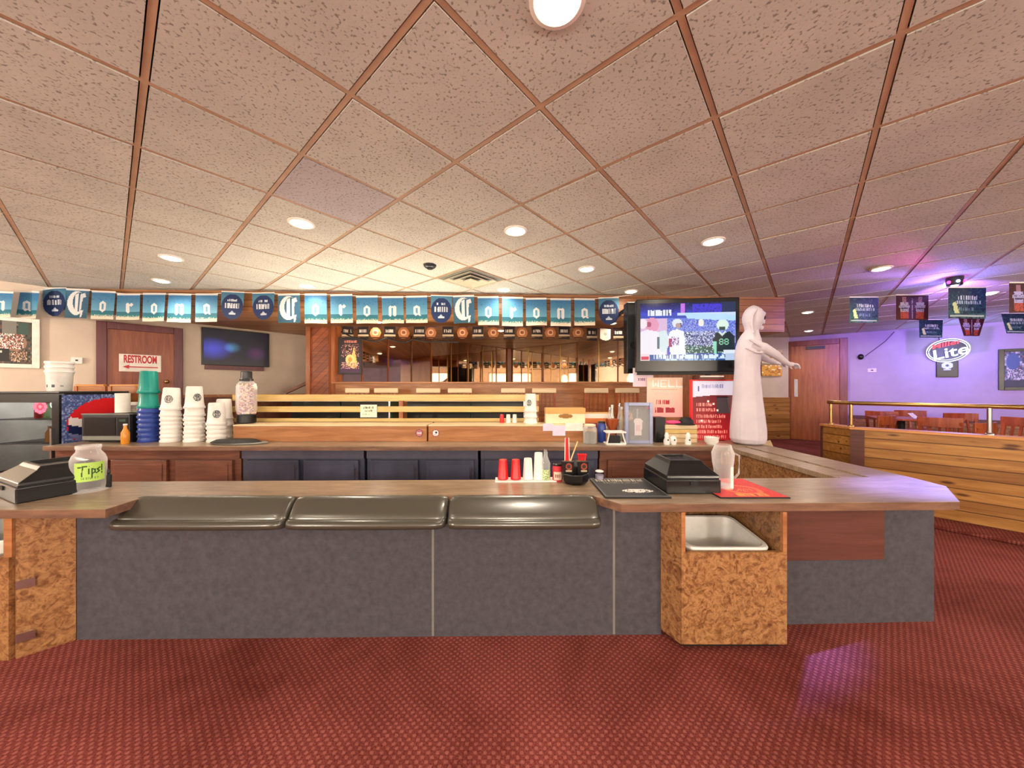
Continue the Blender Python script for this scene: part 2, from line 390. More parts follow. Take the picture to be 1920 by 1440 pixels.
# right wall with its door
w=MB(); wbox(w,PR,BD,NR,-1.6,9,-.1,0,0,ZT); struct('wall_right',w,'lavender_wall')
el,_=sx(1471,700,PR,BD); er,_=sx(1589,700,PR,BD)
w=MB(); wbox(w,PR,BD,NR,er+.02,9,0,.02,0,.6); struct('trim_4',w,'pine_planks')
w=MB(); wbox(w,PR,BD,NR,er+.02,9,0,.04,.6,.68); struct('trim_5',w,'brown_board')
d=MB(); wbox(d,PR,BD,NR,el+.14,er-.14,.002,.04,.01,2.4); d2=struct('door_2',d,'door_wood')
f=MB(); wbox(f,PR,BD,NR,el,el+.14,0,.07,0,2.53); wbox(f,PR,BD,NR,er-.14,er,0,.07,0,2.53); wbox(f,PR,BD,NR,el+.14,er-.14,0,.07,2.4,2.53)
part('door_frame',f,'door_frame_wood',d2,bevel=.008)
f=MB(); wbox(f,PR,BD,NR,el+.2,el+.27,.04,.055,1.1,1.55); part('push_plate',f,'steel',d2)
f=MB(); wbox(f,PR,BD,NR,er-.75,er-.4,.04,.1,2.3,2.37); part('door_closer',f,'black_plastic',d2)
# far wall beside that door
w=MB().box(3.5,7.2,8.95,9.05,1.085,ZT); struct('wall_back',w,'cream_wall')
struct('trim_6',MB().box(3.5,7.2,8.93,9.05,0,1.085),'pine_planks')
# the V-shaped alcove that carries the mirrors
w=MB(); wbox(w,K,AD,BD,-4.5,.1,-.12,-.02,0,ZT); struct('wall_alcove_left',w,'orange_wood_v')
w=MB(); wbox(w,K,BD,NR,-.1,5.3,-.12,-.02,0,ZT); struct('wall_alcove_right',w,'orange_wood_v')
struct('wall_pillar',MB().box(-3.46,-2.98,5.86,7.4,0,SOF+.02),'diag_wood')
struct('trim_7',MB().box(-3.49,-3.42,5.83,5.9,0,SOF),'orange_wood_v'); struct('trim_8',MB().box(-3.01,-2.95,5.83,5.9,0,SOF),'orange_wood_v')
# boarded soffit over the back bar and its fascia
FA,FB=V((-5.95,4.57,0)),V((3.97,5.03,0)); fd=(FB-FA).normalized(); fn=V((fd.y,-fd.x,0))
w=MB(); wbox(w,FA,fd,fn,0,(FB-FA).length,-.1,0,SOF,ZT); struct('trim_9',w,'fascia_wood')
w=MB(); wbox(w,FA,fd,fn,7.9,(FB-FA).length,-.45,.01,2.14,ZT-.001); struct('trim_10',w,'fascia_wood')
w=MB().prism([(FA.x,FA.y),(FB.x-.02,FB.y),(4.28,5.4),(-.05,9.1),(-2.9,5.9),(-3.2,7.85)],SOF+.001,SOF+.05); struct('wall_soffit',w,'soffit_wood')
# half wall under the mirrors
w=MB().box(-2.97,2.35,5.8,5.9,0,1.4); struct('wall_half',w,'orange_wood')
w=MB().box(-3.02,2.4,5.74,6.06,1.4,1.428); struct('trim_11',w,'orange_wood',bevel=.004)
w=MB(); w.beam((-3.86,5.86,1.24),(-3.47,5.86,1.42),.05,.05); struct('trim_12',w,'red_wood')
# rear of the room, behind the photographer: wall, three windows added for fill light
w=MB(); xs=[-12,-6.6,-3.8,-1.4,1.4,3.8,6.6,14.6]
for k in range(0,7,2): w.box(xs[k],xs[k+1],-4.3,-4.2,0,ZT)
for k in range(1,6,2): w.box(xs[k],xs[k+1],-4.3,-4.2,0,.85); w.box(xs[k],xs[k+1],-4.3,-4.2,2.35,ZT)
struct('wall_front',w,'rear_wall')
for n,k in enumerate((1,3,5)):
    f=MB(); a,b=xs[k],xs[k+1]
    for q in ((a,a+.06,.85,2.35),(b-.06,b,.85,2.35),(a,b,.85,.91),(a,b,2.29,2.35),((a+b)/2-.03,(a+b)/2+.03,.91,2.29)): f.box(q[0],q[1],-4.28,-4.18,q[2],q[3])
    struct('window_%d'%(n+1),f,'door_frame_wood')
    L=bpy.data.lights.new('window_light','AREA'); L.shape='RECTANGLE'; L.size=b-a-.1; L.size_y=1.4; L.cycles.is_portal=True
    o=bpy.data.objects.new('window_portal',L); C.objects.link(o); o.location=((a+b)/2,-4.25,1.6); o.rotation_euler=(PI/2,0,0)
struct('wall_west',MB().box(-12.1,-12,-4.3,2,0,ZT),'cream_wall'); struct('wall_east',MB().box(14.6,14.7,-4.3,3.2,0,ZT),'lavender_wall')
# low carpeted step the divider stands on
dv=[V((3.839,4.3,0)),V((3.839,3.893,0)),V((3.839+.64*4,3.893-.768*4,0))]
dn=V((-.768,-.64,0))
q=[dv[0]+V((-.32,0,0)),dv[1]+V((-.32,-.12,0)),dv[2]+dn*.34,dv[2]-dn*.3,dv[1]-dn*.3,dv[0]+V((.3,0,0))]
struct('trim_13',MB().prism(q,0,.035),'carpet',bevel=.012)
# ================================================================ CAMERA, WORLD, LIGHT
cam=bpy.data.cameras.new('camera'); co=bpy.data.objects.new('camera',cam); C.objects.link(co)
co.location=(0,0,H); co.rotation_euler=(PI/2,0,0); cam.sensor_width=36; cam.lens=36*F/1920; cam.shift_y=(CY-720)/1920; cam.clip_start=.05
sc.camera=co
wd=bpy.data.worlds.new('world'); sc.world=wd; wd.use_nodes=True
wd.node_tree.nodes['Background'].inputs[0].default_value=(1,.86,.72,1); wd.node_tree.nodes['Background'].inputs[1].default_value=3.5
sc.view_settings.view_transform='Standard'; sc.view_settings.look='None'; sc.view_settings.gamma=1; sc.view_settings.exposure=.42
def lamp(kind,loc,power,col,**k):
    L=bpy.data.lights.new('lamp_light',kind); L.energy=power; L.color=col
    for a,x in k.items(): setattr(L,a,x)
    o=bpy.data.objects.new('lamp_light',L); C.objects.link(o); o.location=loc; return o
def aim(o,t): o.rotation_euler=(V(t)-o.location).to_track_quat('-Z','Y').to_euler()
WARM=(1,.88,.72)
def can(loc,label,r=.075,power=30,lens='lamp_lens'):
    t=thing('recessed_light',label,'ceiling light',(loc.x,loc.y,loc.z-.012),group='round lights recessed in the ceiling and soffit')
    m=MB().lathe([(r+.022,.016),(r+.022,.004),(r+.006,0),(r,.004),(r,.016)],n=28,cap=False); part('trim_ring',m,'white_paint',t)
    part('lens',MB().lathe([(r,.012),(r*.98,.003),(r*.6,-.008),(r*.2,-.011)],n=28),lens,t,smooth=60)
    if power:
        o=lamp('SPOT',(loc.x,loc.y,loc.z-.04),power,WARM,spot_size=2.9,spot_blend=.6,shadow_soft_size=r)
ZC=CEIL
for x,y,lb,pw in ((1045,-3,'largest round ceiling light, glowing at the top edge of the picture',42),
  (565,418,'round ceiling light beside the plain lilac-grey ceiling tile, high above the wall television',30),
  (967,432,'round ceiling light in the middle, straight in front of the square air vent',34),
  (1337,452,'round ceiling light in the bluish-lit tiles in front of the hanging television',30),
  (1100,504,'small round ceiling light between the square air vent and the hanging television',28),
  (321,483,'flat-looking round ceiling light at left, the nearer of the pair above the restroom door',26),
  (303,526,'flat-looking round ceiling light at left, the farther of the pair above the restroom door',26),
  (575,536,'small round ceiling light close to the fascia, above the leftmost capital of the middle word',14),
  (945,543,'small round ceiling light close to the fascia, behind the square air vent',14),
  (1183,546,'small round ceiling light just beside the top left corner of the hanging television',10),
  (1652,503,'round ceiling light right of the white hooded figure, in front of the hanging green banners',26),
  (1514,585,'small far ceiling light above the wooden door at right, nearer of the two there',34),
  (1516,620,'small far ceiling light above the wooden door at right, closest to the door head',34),
  (1853,550,'small far ceiling light between the large green banner and the cut-off red one',18)):
    can(atz(x,y,ZC),lb,.075 if y<500 else .07,pw)
for x,y in ((-2.6,-.6),(2.6,-.6),(0,-2.4),(-5.2,1.2),(5.6,.4)):
    can(V((x,y,ZC)),'round ceiling light over the carpet behind the camera, out of the picture',.075,34)
for x,y,lb in ((-2.1,5.4,'round light in the boarded soffit near the plank pillar'),(-.2,6.2,'round light in the middle of the boarded soffit in front of the mirrors'),(1.6,5.5,'round light in the boarded soffit at the right end of the mirrors')):
    can(V((x,y,SOF+.003)),lb,.06,26,'lamp_pale')
# unseen pendant globes added behind and beside the photographer to light the ceiling
for x,y,w_ in ((-3.2,-1.8,195),(3.2,-1.8,195),(0,-2.6,195),(-6.6,2.2,140),(6.8,1.6,140),(-6.4,-1.0,140),(6.8,-1.4,140)):
    t=thing('pendant_lamp','frosted globe pendant hanging over the floor outside the picture','lamp',(x,y,1.95),group='globe pendants outside the picture')
    part('globe',MB().ball((0,0,0),.14,12),'lamp_pale',t,smooth=180); part('cord',MB().tube([(0,0,.13),(0,0,CEIL-1.95)],.006),'black_plastic',t)
    lamp('POINT',(x,y,1.74),w_,(1,.88,.72),shadow_soft_size=.14)
# added strip light, hidden behind the slatted rail to brighten fascia and ceiling
t=thing('strip_light','long strip light hidden behind the top board of the slatted rail','strip light',(-1.5,4.225,1.19))
part('tray',MB().box(-1.75,1.7,-.03,.03,-.03,-.002),'white_paint',t); part('tube',MB().box(-1.74,1.69,-.02,.02,-.002,.008),'lamp_pale',t)
for x in (-1.7,0,1.65): part('leg',MB().box(x-.01,x+.01,-.01,.01,BT-1.19,-.03),'steel',t)
o=lamp('AREA',(-1.5,4.225,1.205),48,(1,.88,.68),shape='RECTANGLE',size=3.4,size_y=.05); o.rotation_euler=(PI,0,0)
# ================================================================ FRONT BAR
def rrect(cx,cy,w,d,r,z,n=5):
    pts=[]
    for k,(sx_,sy_) in enumerate(((1,1),(-1,1),(-1,-1),(1,-1))):
        for i in range(n+1):
            a=PI/2*(k+i/n); pts.append(V((cx+sx_*(w/2-r)+r*math.cos(a),cy+sy_*(d/2-r)+r*math.sin(a),z)))
    return pts
bar=thing('bar_counter','long low bar with dark grey base, worn brown top and black padded front edge','bar counter',(0,0,0))
top=[(-3.7,1.62),(-1.95,1.652),(-1.965,1.845),(.435,1.865),(.548,1.727),(2.29,1.762),(2.57,2.04),(2.6,2.25),(2.13,2.25),(2.13,2.232),(-3.7,2.115)]
mb=MB().prism(top,BT-.003,BT); part('countertop',mb,'bar_laminate',bar)
part('countertop_edge',MB().prism(top,BT-.042,BT-.003),'bar_edge',bar)
w=MB().prism([(2.335,2.25),(2.6,2.25),(2.6,3.43),(2.335,3.43)],BT-.042,BT); part('wing_outer_board',w,'bar_laminate',bar,'outer board of the right-hand wing top')
w=MB().prism([(2.13,2.25),(2.315,2.25),(2.315,3.43),(2.15,3.43)],BT-.042,BT-.006); part('wing_inner_board',w,'bar_laminate',bar,'inner board of the right-hand wing top')
part('base_panel',MB().prism([(-2.284,1.808),(.80,1.847),(.80,1.93),(-2.284,1.9)],0,BT-.042),'dark_base',bar)
part('base_panel',MB().prism([(1.39,1.92),(2.39,1.951),(2.39,3.4),(2.31,3.4),(2.31,2.04),(1.39,2.0)],0,BT-.042),'dark_base',bar)
part('wing_inner_panel',MB().prism([(2.16,2.26),(2.19,2.26),(2.19,3.4),(2.17,3.4)],.02,BT-.042),'burl',bar,'swirly burl panel on the inner side of the wing')
part('apron_board',MB().prism([(1.4,1.905),(2.08,1.925),(2.08,1.94),(1.4,1.922)],.364,BT-.043),'brown_board',bar,'brown board above the dark base panel')
for x in (.545,-.42): part('seam_strip',MB().beam((x,1.808+.0084*(x+2.284)+.0045*(x+2.284),.005),(x,1.808+.0129*(x+2.284),BT-.05),.012,.006),'tray_gray',bar)
prof=[(1.842,.70),(1.842,.741),(1.835,.747),(1.82,.746),(1.80,.733),(1.775,.708),(1.752,.683),(1.738,.664),(1.736,.656),(1.718,.654),(1.704,.643),(1.70,.628),(1.709,.613),(1.735,.604),(1.77,.602),(1.80,.606),(1.803,.69)]
def pad(x0,x1,sl=0,sr=0):
    m=MB(); rings=[]
    for t,f in ((0,.55),(.006,.8),(.018,.93),(.05,.99),(.1,1)):
        rings.append((x0+t,f,t))
    L=x1-x0
    sec=rings+[(x0+L*.35,1.02,1),(x0+L*.65,1.02,1)]+[(x1-t,f,-t) for t,f in ((.1,1),(.05,.99),(.018,.93),(.006,.8),(0,.55))]
    R=[]
    for x,f,_ in sec:
        yo=.0083*(x+1.965); r=[]
        for y,z in prof:
            by,bz=1.803,.66
            yy=by+(y-by)*f if y<by else y; zz=bz+(z-bz)*(.45+.55*f)
            # the end of the pad rakes outwards towards the front
            xx=x+(sl*(1.842-y)*(1-min(1,(x-x0)/.25)) if sl else 0)+(sr*(1.842-y)*(1-min(1,(x1-x)/.25)) if sr else 0)
            r.append((xx,yy+yo,zz))
        R.append(r)
    return m.loft(R)
for a,b in ((-1.985,-1.153),(-1.145,-.338),(-.33,.44)): part('arm_pad',pad(a,b,-.25 if a<-1.9 else 0,.12 if b>.4 else 0),'vinyl',bar,smooth=50)
# ---------------------------------------------------------------- bin cabinets and their bins
def bin_obj(name,cx,cy,w,d,h,tilt,label,loc_z,rot=0):
    m=MB(); R=[]
    def rg(W,D,z,ti): return [V((p.x,p.y,z+ti*p.y)) for p in rrect(0,0,W,D,.05,0)]
    R=[rg(w*.74,d*.72,0,0),rg(w*.96,d*.95,h-.03,tilt),rg(w*1.0,d*1.0,h-.028,tilt),rg(w*1.02,d*1.02,h-.01,tilt),rg(w*1.0,d*1.0,h,tilt),rg(w*.93,d*.92,h-.002,tilt),rg(w*.90,d*.88,h-.03,tilt),rg(w*.70,d*.68,.012,0)]
    m.loft(R,True)
    return solo(name,m,'bin_white',label,'bin',(cx,cy,loc_z),rot,'white waste bins in the bar cabinets',smooth=40)
cab=thing('bin_cabinet','burl-patterned open cabinet at right under the bar top, white bin showing','cabinet',(1.115,1.735,0),group='burl cabinets that hold the bins')
part('front_panel',MB().box(-.262,.27,0,.02,.03,.494),'burl',cab)
part('side_panel',MB().box(-.262,-.242,.021,.46,.03,BT-.045),'burl',cab); part('side_panel',MB().box(.25,.27,.021,.46,.03,BT-.045),'burl',cab)
part('side_stile',MB().box(-.262,-.242,0,.02,.495,BT-.045),'box_wood',cab,'plain wood edge strip'); part('side_stile',MB().box(.25,.27,0,.02,.495,BT-.045),'box_wood',cab,'plain wood edge strip')
part('outer_side',MB().prism([(-.318,.11),(-.302,.118),(-.264,.02),(-.264,.001)],.03,BT-.045),'burl',cab)
part('back_panel',MB().box(-.24,.25,.44,.46,.03,BT-.045),'burl',cab); part('bottom_board',MB().box(-.24,.25,.021,.44,.03,.05),'burl',cab)
part('foot_rail',MB().box(-.24,.25,.03,.44,0,.03),'black_matte',cab)
bin_obj('waste_bin',1.12,1.735+.205,.43,.34,.47,.12,'white plastic bin standing in the right-hand burl cabinet',.052)
cb2=thing('bin_cabinet','burl-patterned cabinet cut by the left edge of the picture, blue-grey hinges on its side','cabinet',(-2.42,1.68,0),group='burl cabinets that hold the bins')
part('side_panel',MB().prism([(0,0),(.132,.128),(.118,.142),(-.02,.012)],.0,BT-.046),'burl',cb2)
part('front_panel',MB().box(-.62,-.02,-.01,.012,.0,.5),'burl',cb2)
part('front_stile',MB().box(-.042,-.002,-.012,.01,.501,BT-.046),'box_wood',cb2)
part('side_panel',MB().box(-.64,-.62,0,.4,0,BT-.046),'burl',cb2); part('back_panel',MB().box(-.62,.1,.4,.42,0,BT-.046),'burl',cb2)
for z in (.10,.36): part('hinge',MB().beam((.008,-.006,z),(.05,.034,z),.006,.04),'steel',cb2)
bin_obj('waste_bin',-2.74,1.68+.20,.42,.32,.57,.1,'white plastic bin cut by the left edge of the picture',.002)
# ================================================================ BACK COUNTER
bc=thing('back_counter','long brown worktop behind the bar that carries the bucket stacks','counter',(0,0,0))
part('worktop',MB().box(-4.70,2.6,3.45,4.2,BT-.008,BT),'bar_laminate',bc); part('worktop_edge',MB().box(-4.70,2.6,3.45,4.2,BT-.045,BT-.008),'bar_edge',bc)
def cabinet(name,label,x0,x1,frame,doors,doormat,hand=None):
    t=thing(name,label,'cabinet',((x0+x1)/2,3.53,0),group='cabinets under the back counter'); c=(x0+x1)/2
    part('carcass',MB().box(x0-c,x1-c,.02,.55,0,BT-.046),frame,t)
    part('top_band',MB().box(x0-c,x1-c,0,.02,.60,BT-.046),frame if hand is None else 'navy_trim',t)
    for a,b in doors:
        d=part('door',MB().box(a-c,b-c,-.012,.019,.06,.585),doormat,t,bevel=.004)
        part('door_panel',MB().box(a-c+.04,b-c-.04,-.018,-.012,.10,.545),doormat,d,bevel=.004)
        if hand: part('handle',MB().tube([(b-c-.02,-.013,.35),(b-c-.02,-.035,.36),(b-c-.02,-.035,.5),(b-c-.02,-.013,.51)],.006),'steel',d)
    return t
cabinet('wooden_cabinet','red-brown wooden cabinet at the left end under the back counter, dark gap between its panels',-4.68,-2.79,'red_wood',((-4.62,-4.14),(-4.1,-3.53),(-3.44,-2.86)),'red_wood')
cabinet('dark_cooler','navy under-counter cooler next to the red-brown wooden cabinet',-2.77,-1.52,'navy_cabinet',((-2.72,-2.18),(-2.13,-1.57)),'navy_cabinet',1)
cabinet('dark_cooler','middle one of the three navy under-counter coolers',-1.49,-.35,'navy_cabinet',((-1.45,-.96),(-.88,-.39)),'navy_cabinet',1)
cabinet('dark_cooler','navy under-counter cooler behind the red and white cups',-.32,.88,'navy_cabinet',((-.28,.24),(.31,.84)),'navy_cabinet',1)
cabinet('wooden_cabinet','red-brown wooden cabinet under the back counter, behind the black lidded box at right',.9,2.14,'red_wood',((.98,1.42),(1.48,2.06)),'red_wood')
for x0,x1,lb in ((-3.036,-.929,'long orange-brown wooden box on the back counter, the left and longer of two'),(-.911,.784,'orange-brown wooden box on the back counter with white notes on its right end')):
    t=thing('wooden_box',lb,'box',((x0+x1)/2,3.75,BT),group='wooden boxes along the back counter'); h=(x1-x0)/2
    part('front_board',MB().box(-h,h,0,.02,0,.165),'box_wood',t,bevel=.004); part('lid',MB().box(-h,h,-.004,.3,.165,.182),'pale_wood',t,bevel=.004)  # paler wood on the lid imitates a brightly lit top edge
    part('back_board',MB().box(-h,h,.28,.3,0,.165),'box_wood',t); part('end_board',MB().box(-h,-h+.02,.021,.279,0,.165),'box_wood',t); part('end_board',MB().box(h-.02,h,.021,.279,0,.165),'box_wood',t)
    p=Pic(14,14,None); dk=lb[0]=='l'
    p.ell(7,7,6.6,6.6,(110,60,90) if dk else (150,70,80)).ell(7,7,5.4,5.4,(190,120,130) if dk else (240,230,232))
    if dk: p.rect(3,6,11,8,(235,215,225)).rect(5,4,8,5,(90,50,100))
    else: p.ell(8,6,1.6,1.6,(40,30,60)).rect(4,9,9,11,(220,190,200))
    xb=h-.08 if dk else -h+.08
    picpart('round_badge',p,lambda u,v:V((xb+(u-.5)*.085,-.003,.05+(1-v)*.085)),'print',t,'round sticker on the front board')
t=thing('slatted_rail','olive-yellow three-board wooden rail standing behind the orange wooden boxes','rail',(-1.5,4.1,BT))
for z0,z1 in ((.18,.222),(.296,.364),(.43,.505)): part('slat',MB().box(-1.83,1.82,0,.025,z0,z1),'rail_wood',t,bevel=.004)
for x in (-1.8,.17,1.79): part('post',MB().box(x-.025,x+.025,.026,.07,0,.5),'orange_wood_v',t)
for x0,x1,lb in ((-3.15,-1.72,'black-green cooler behind the slatted rail, the left one'),(-1.5,.35,'black-green cooler behind the slatted rail, the wider right one')):
    t=thing('bottle_cooler',lb,'cooler',((x0+x1)/2,4.9,0),group='coolers behind the slatted rail'); h=(x1-x0)/2
    part('body',MB().box(-h,h,.03,.42,0,1.2),'dark_green',t)
    for k in (0,1): 
        d=part('door',MB().box(-h+k*h+.01,-h+(k+1)*h-.01,0,.029,.08,1.16),'black_plastic',t,bevel=.005); part('handle',MB().box(-h+k*h+h-.06,-h+k*h+h-.04,-.02,0,.5,.9),'steel',d)
# pale-railed bar chairs behind the coolers
def bar_chair(label):
    t=thing('bar_chair',label,'chair',(0,0,0),group='pale-railed bar chairs under the mirrors')
    part('seat',MB().box(-.19,.19,-.2,.18,.74,.78),'chair_wood',t,bevel=.015)
    for x,y in ((-.17,-.18),(.17,-.18),(-.17,.16),(.17,.16)): part('leg',MB().beam((x*1.1,y*1.1,0),(x,y,.74),.035,.035),'chair_wood',t)
    for x in (-.165,.165): part('back_post',MB().beam((x,-.18,.78),(x,-.2,1.27),.03,.03),'chair_wood',t)
    for k in range(4): part('spindle',MB().beam((-.1+.067*k,-.185,.78),(-.1+.067*k,-.2,1.25),.014,.014),'chair_wood',t)
    part('top_rail',MB().box(-.19,.19,-.225,-.19,1.245,1.32),'pale_wood',t,bevel=.01)
    part('foot_rail',MB().box(-.18,.18,-.2,-.18,.25,.28),'chair_wood',t)
    return t
bs=((681,'leftmost pale-railed bar chair under the mirrors'),(733,'second pale-railed bar chair from the left under the mirrors'),(809,'pale-railed bar chair left of the mirror corner, third from the left'),(866,'fourth pale-railed bar chair from the left under the mirrors'),(962,'pale-railed bar chair just right of the mirror corner'),(1018,'sixth pale-railed bar chair from the left under the mirrors'),(1112,'pale-railed bar chair third from the right end, left of the small white notice'),(1168,'rightmost pale-railed bar chair, nearest the small white notice'))
b0=None
for x,lb in bs:
    lc=at(x,733,5.62); lc.z=0
    if b0 is None: b0=bar_chair(lb); b0.location=lc; b0.rotation_euler=(0,0,0)
    else: dup(b0,lc,0,lb)
# wooden booth backs in front of the restroom door
for x0,x1,lb in ((141,194,'orange wooden booth back left of the restroom door sign'),(205,258,'orange wooden booth back in front of the restroom door')):
    a,b=at(x0,722,4.4),at(x1,722,4.4); c=(a+b)/2; h=(b.x-a.x)/2
    t=thing('booth_back',lb,'booth',(c.x,4.4,0),group='wooden booth backs by the restroom door')
    part('back_panel',MB().box(-h+.02,h-.02,.01,.03,.2,1.345),'orange_wood',t); part('cap_rail',MB().box(-h,h,0,.04,1.345,1.37),'cap_wood',t,bevel=.004)
    for s in (-1,1): part('post',MB().box(s*h-.02,s*h+.02,0,.04,0,1.345),'orange_wood_v',t)
# ================================================================ MIRROR PANELS
def mirror_run(D,N,px,pref):
    n=0
    for a,b in zip(px,px[1:]):
        s0,_=sx(a,690,K,D); s1,_=sx(b,690,K,D)
        if s0>s1: s0,s1=s1,s0
        c=K+D*((s0+s1)/2); t=thing('mirror_panel','%s mirror panel counted from the corner on the %s wall of the alcove'%(NTH[n],pref),'mirror',(c.x,c.y,0),group='mirror panels in the alcove'); n+=1
        h=(s1-s0)/2; m=MB(); wbox(m,V((0,0,0)),D,N,-h+.012,h-.012,-.018,0,1.38,SOF-.005); part('glass',m,'mirror',t)
        m=MB(); wbox(m,V((0,0,0)),D,N,-h,-h+.02,-.018,.012,1.38,SOF-.005); part('strip',m,'brass' if n in (2,4,6) else 'orange_wood_v',t)
def first(l): return l
xl=[957,930,904,876,845,808,771,727,678,640][::1]; xr=[957,990,1018,1050,1083,1122,1158,1192]
mirror_run(AD,BD,xl,'left'); mirror_run(BD,NR,xr,'right')
m=MB(); m.box(K.x-.05,K.x+.05,K.y-.09,K.y-.05,1.38,SOF-.002); struct('trim_14',m,'orange_wood_v')
# ================================================================ LEFT END OF THE BACK COUNTER
fr=thing('drink_cooler','black glass-door drink cooler at the left edge, cola globe on its side','cooler',(-5.16,3.62,0))
hx=.40
part('body',MB().box(-hx,hx,.62,.66,0,1.27).box(-hx,-hx+.03,.04,.62,0,1.27).box(hx-.03,hx,.04,.62,0,1.27).box(-hx+.03,hx-.03,.04,.62,0,.1).box(-hx+.03,hx-.03,.04,.62,1.2,1.27),'black_plastic',fr)
part('lining',MB().box(-hx+.031,hx-.031,.6,.615,.11,1.19).box(-hx+.031,-hx+.036,.05,.6,.11,1.19),'white_plastic',fr)
def shelf(z):
    m=MB().box(-hx+.04,hx-.04,.06,.07,z,z+.01).box(-hx+.04,hx-.04,.57,.58,z,z+.01)
    for k in range(9): m.box(-hx+.05+k*.085,-hx+.058+k*.085,.07,.57,z+.002,z+.01)
    return m
for z in (.42,.72,.98): part('wire_shelf',shelf(z),'steel',fr)
d=MB()
for q in ((-hx,-hx+.05,.05,1.25),(hx-.075,hx,.05,1.25),(-hx+.05,hx-.075,.05,.12),(-hx+.05,hx-.075,1.17,1.25)): d.box(q[0],q[1],0,.035,q[2],q[3])
dr_=part('door_frame',d,'black_plastic',fr); part('door_glass',MB().box(-hx+.05,hx-.075,.012,.018,.12,1.17),'smoke_glass',dr_)
part('handle',MB().box(hx-.06,hx-.04,-.03,0,.5,.9),'steel',dr_)
part('top_cap',MB().box(-hx,hx,0,.66,1.27,1.285),'dark_gray',fr)
p=Pic(16,16,None); p.ell(8,8,7.8,7.8,(240,90,150)).ell(8,8,4.6,4.6,(226,30,80)).ell(8,8,1.8,1.8,(250,130,170))
for k in range(8): p.ell(8+6*math.cos(k*PI/4),8+6*math.sin(k*PI/4),2,2,(246,110,160))
picpart('flower_sticker',p,lambda u,v:V((.19+(u-.5)*.15,.009,1.125+(.5-v)*.15)),'print',dr_,'pink flower sticker')
p=Pic(44,56,(70,84,140)); p.speck(0,0,44,56,[(60,74,134),(96,112,170),(150,160,200),(120,134,186),(60,96,150)],.8)
p.ell(30,22,27,19,(214,24,34)); 
for y in range(56):
    for x in range(44):
        if ((x-30)/27)**2+((y-22)/19)**2<=1:
            f=16+2.2*math.sin((x-6)/7.)
            if y>f: p.p[y][x]=(240,232,232)
            if y>f+6: p.p[y][x]=(24,34,84)
            if y>f+12: p.p[y][x]=(120,130,180)
p.poly([(0,56),(0,52),(14,46),(24,44),(40,56)],(214,200,220))
picpart('side_decal',p,lambda u,v:V((hx+.002,.02+u*.62,.42+(1-v)*.83)),'print',fr,'icy blue cola decal with a red, white and navy globe')
def bottle(label,loc,mat,cap,r=.03,h=.2,group='bottles in the drink cooler'):
    t=thing('drink_bottle',label,'bottle',loc,0,group)
    part('glass',MB().lathe([(r*.9,0),(r,.01),(r,h*.58),(r*.45,h*.8),(r*.4,h*.96),(r*.42,h)],n=14),mat,t,smooth=50)
    part('cap',MB().lathe([(r*.5,h*.96),(r*.5,h*1.04)],n=12),cap,t)
    return t
for i,(x,z,m_,lb) in enumerate(((.02,.992,'red_plastic','red drink bottle behind the cooler glass, left in the upper row'),(.12,.992,'green_glass','green drink bottle behind the cooler glass, second in the upper row'),(.2,.992,'white_plastic','white drink bottle behind the cooler glass, third in the upper row'),(.28,.992,'amber','amber drink bottle behind the cooler glass, right in the upper row'),(.14,.732,'amber','amber drink bottle on the lower cooler shelf, left one'),(.23,.732,'dark_green','dark green drink bottle on the lower cooler shelf, right one'))):
    bottle(lb,(-5.16+x-.05,3.78,z),m_,'red_plastic' if i%2 else 'white_plastic',.033,.17)
lamp('POINT',(-5.16,3.95,1.14),5,(1,.95,.85),shadow_soft_size=.05)
# microwave and what stands on it
t=thing('microwave','black microwave with steel trim on the back counter','microwave',(-4.33,3.67,BT))
part('case',MB().box(-.255,.255,.02,.36,.01,.3),'black_matte',t,bevel=.008)
d=part('door',MB().box(-.255,.255,0,.019,.02,.3),'dark_gray',t,bevel=.006); part('window',MB().box(-.225,.11,-.004,0,.08,.27),'black_plastic',d); part('control_panel',MB().box(.13,.24,-.004,0,.08,.27),'black_plastic',d); part('lower_trim',MB().box(-.24,.24,-.006,0,.03,.07),'tray_gray',d); part('display',MB().box(.15,.22,-.006,-.004,.225,.25),'dark_green',d); part('foot',MB().box(-.24,.24,.05,.3,0,.01),'black_plastic',t)
part('rim',MB().box(-.26,.26,-.003,.03,.3,.31),'tray_gray',t)
t=thing('paper_roll','white kitchen-paper roll standing on the microwave','paper roll',(-4.35,3.85,BT+.31)); part('paper',MB().lathe([(.022,.0),(.06,.0),(.06,.215),(.022,.215)],n=28),'paper',t,smooth=40); part('core',MB().lathe([(.021,.003),(.021,.21)],n=12),'cardboard',t)
t=thing('storage_tub','small clear tub with a pale green lid between microwave and teal buckets','tub',(-4.55,4.11,BT)); part('tub',MB().lathe([(.06,0),(.066,.38)],n=20),'clear_plastic',t,smooth=40); part('lid',MB().lathe([(.07,.38),(.07,.41),(.05,.415)],n=20),'white_plastic',t); part('filling',MB().lathe([(.055,.02),(.06,.3)],n=16),'green_paper',t,'pale green contents')
bottle('amber sauce bottle on the back counter between microwave and blue buckets',(-4.04,3.6,BT),'amber','white_plastic',.034,.2,None)
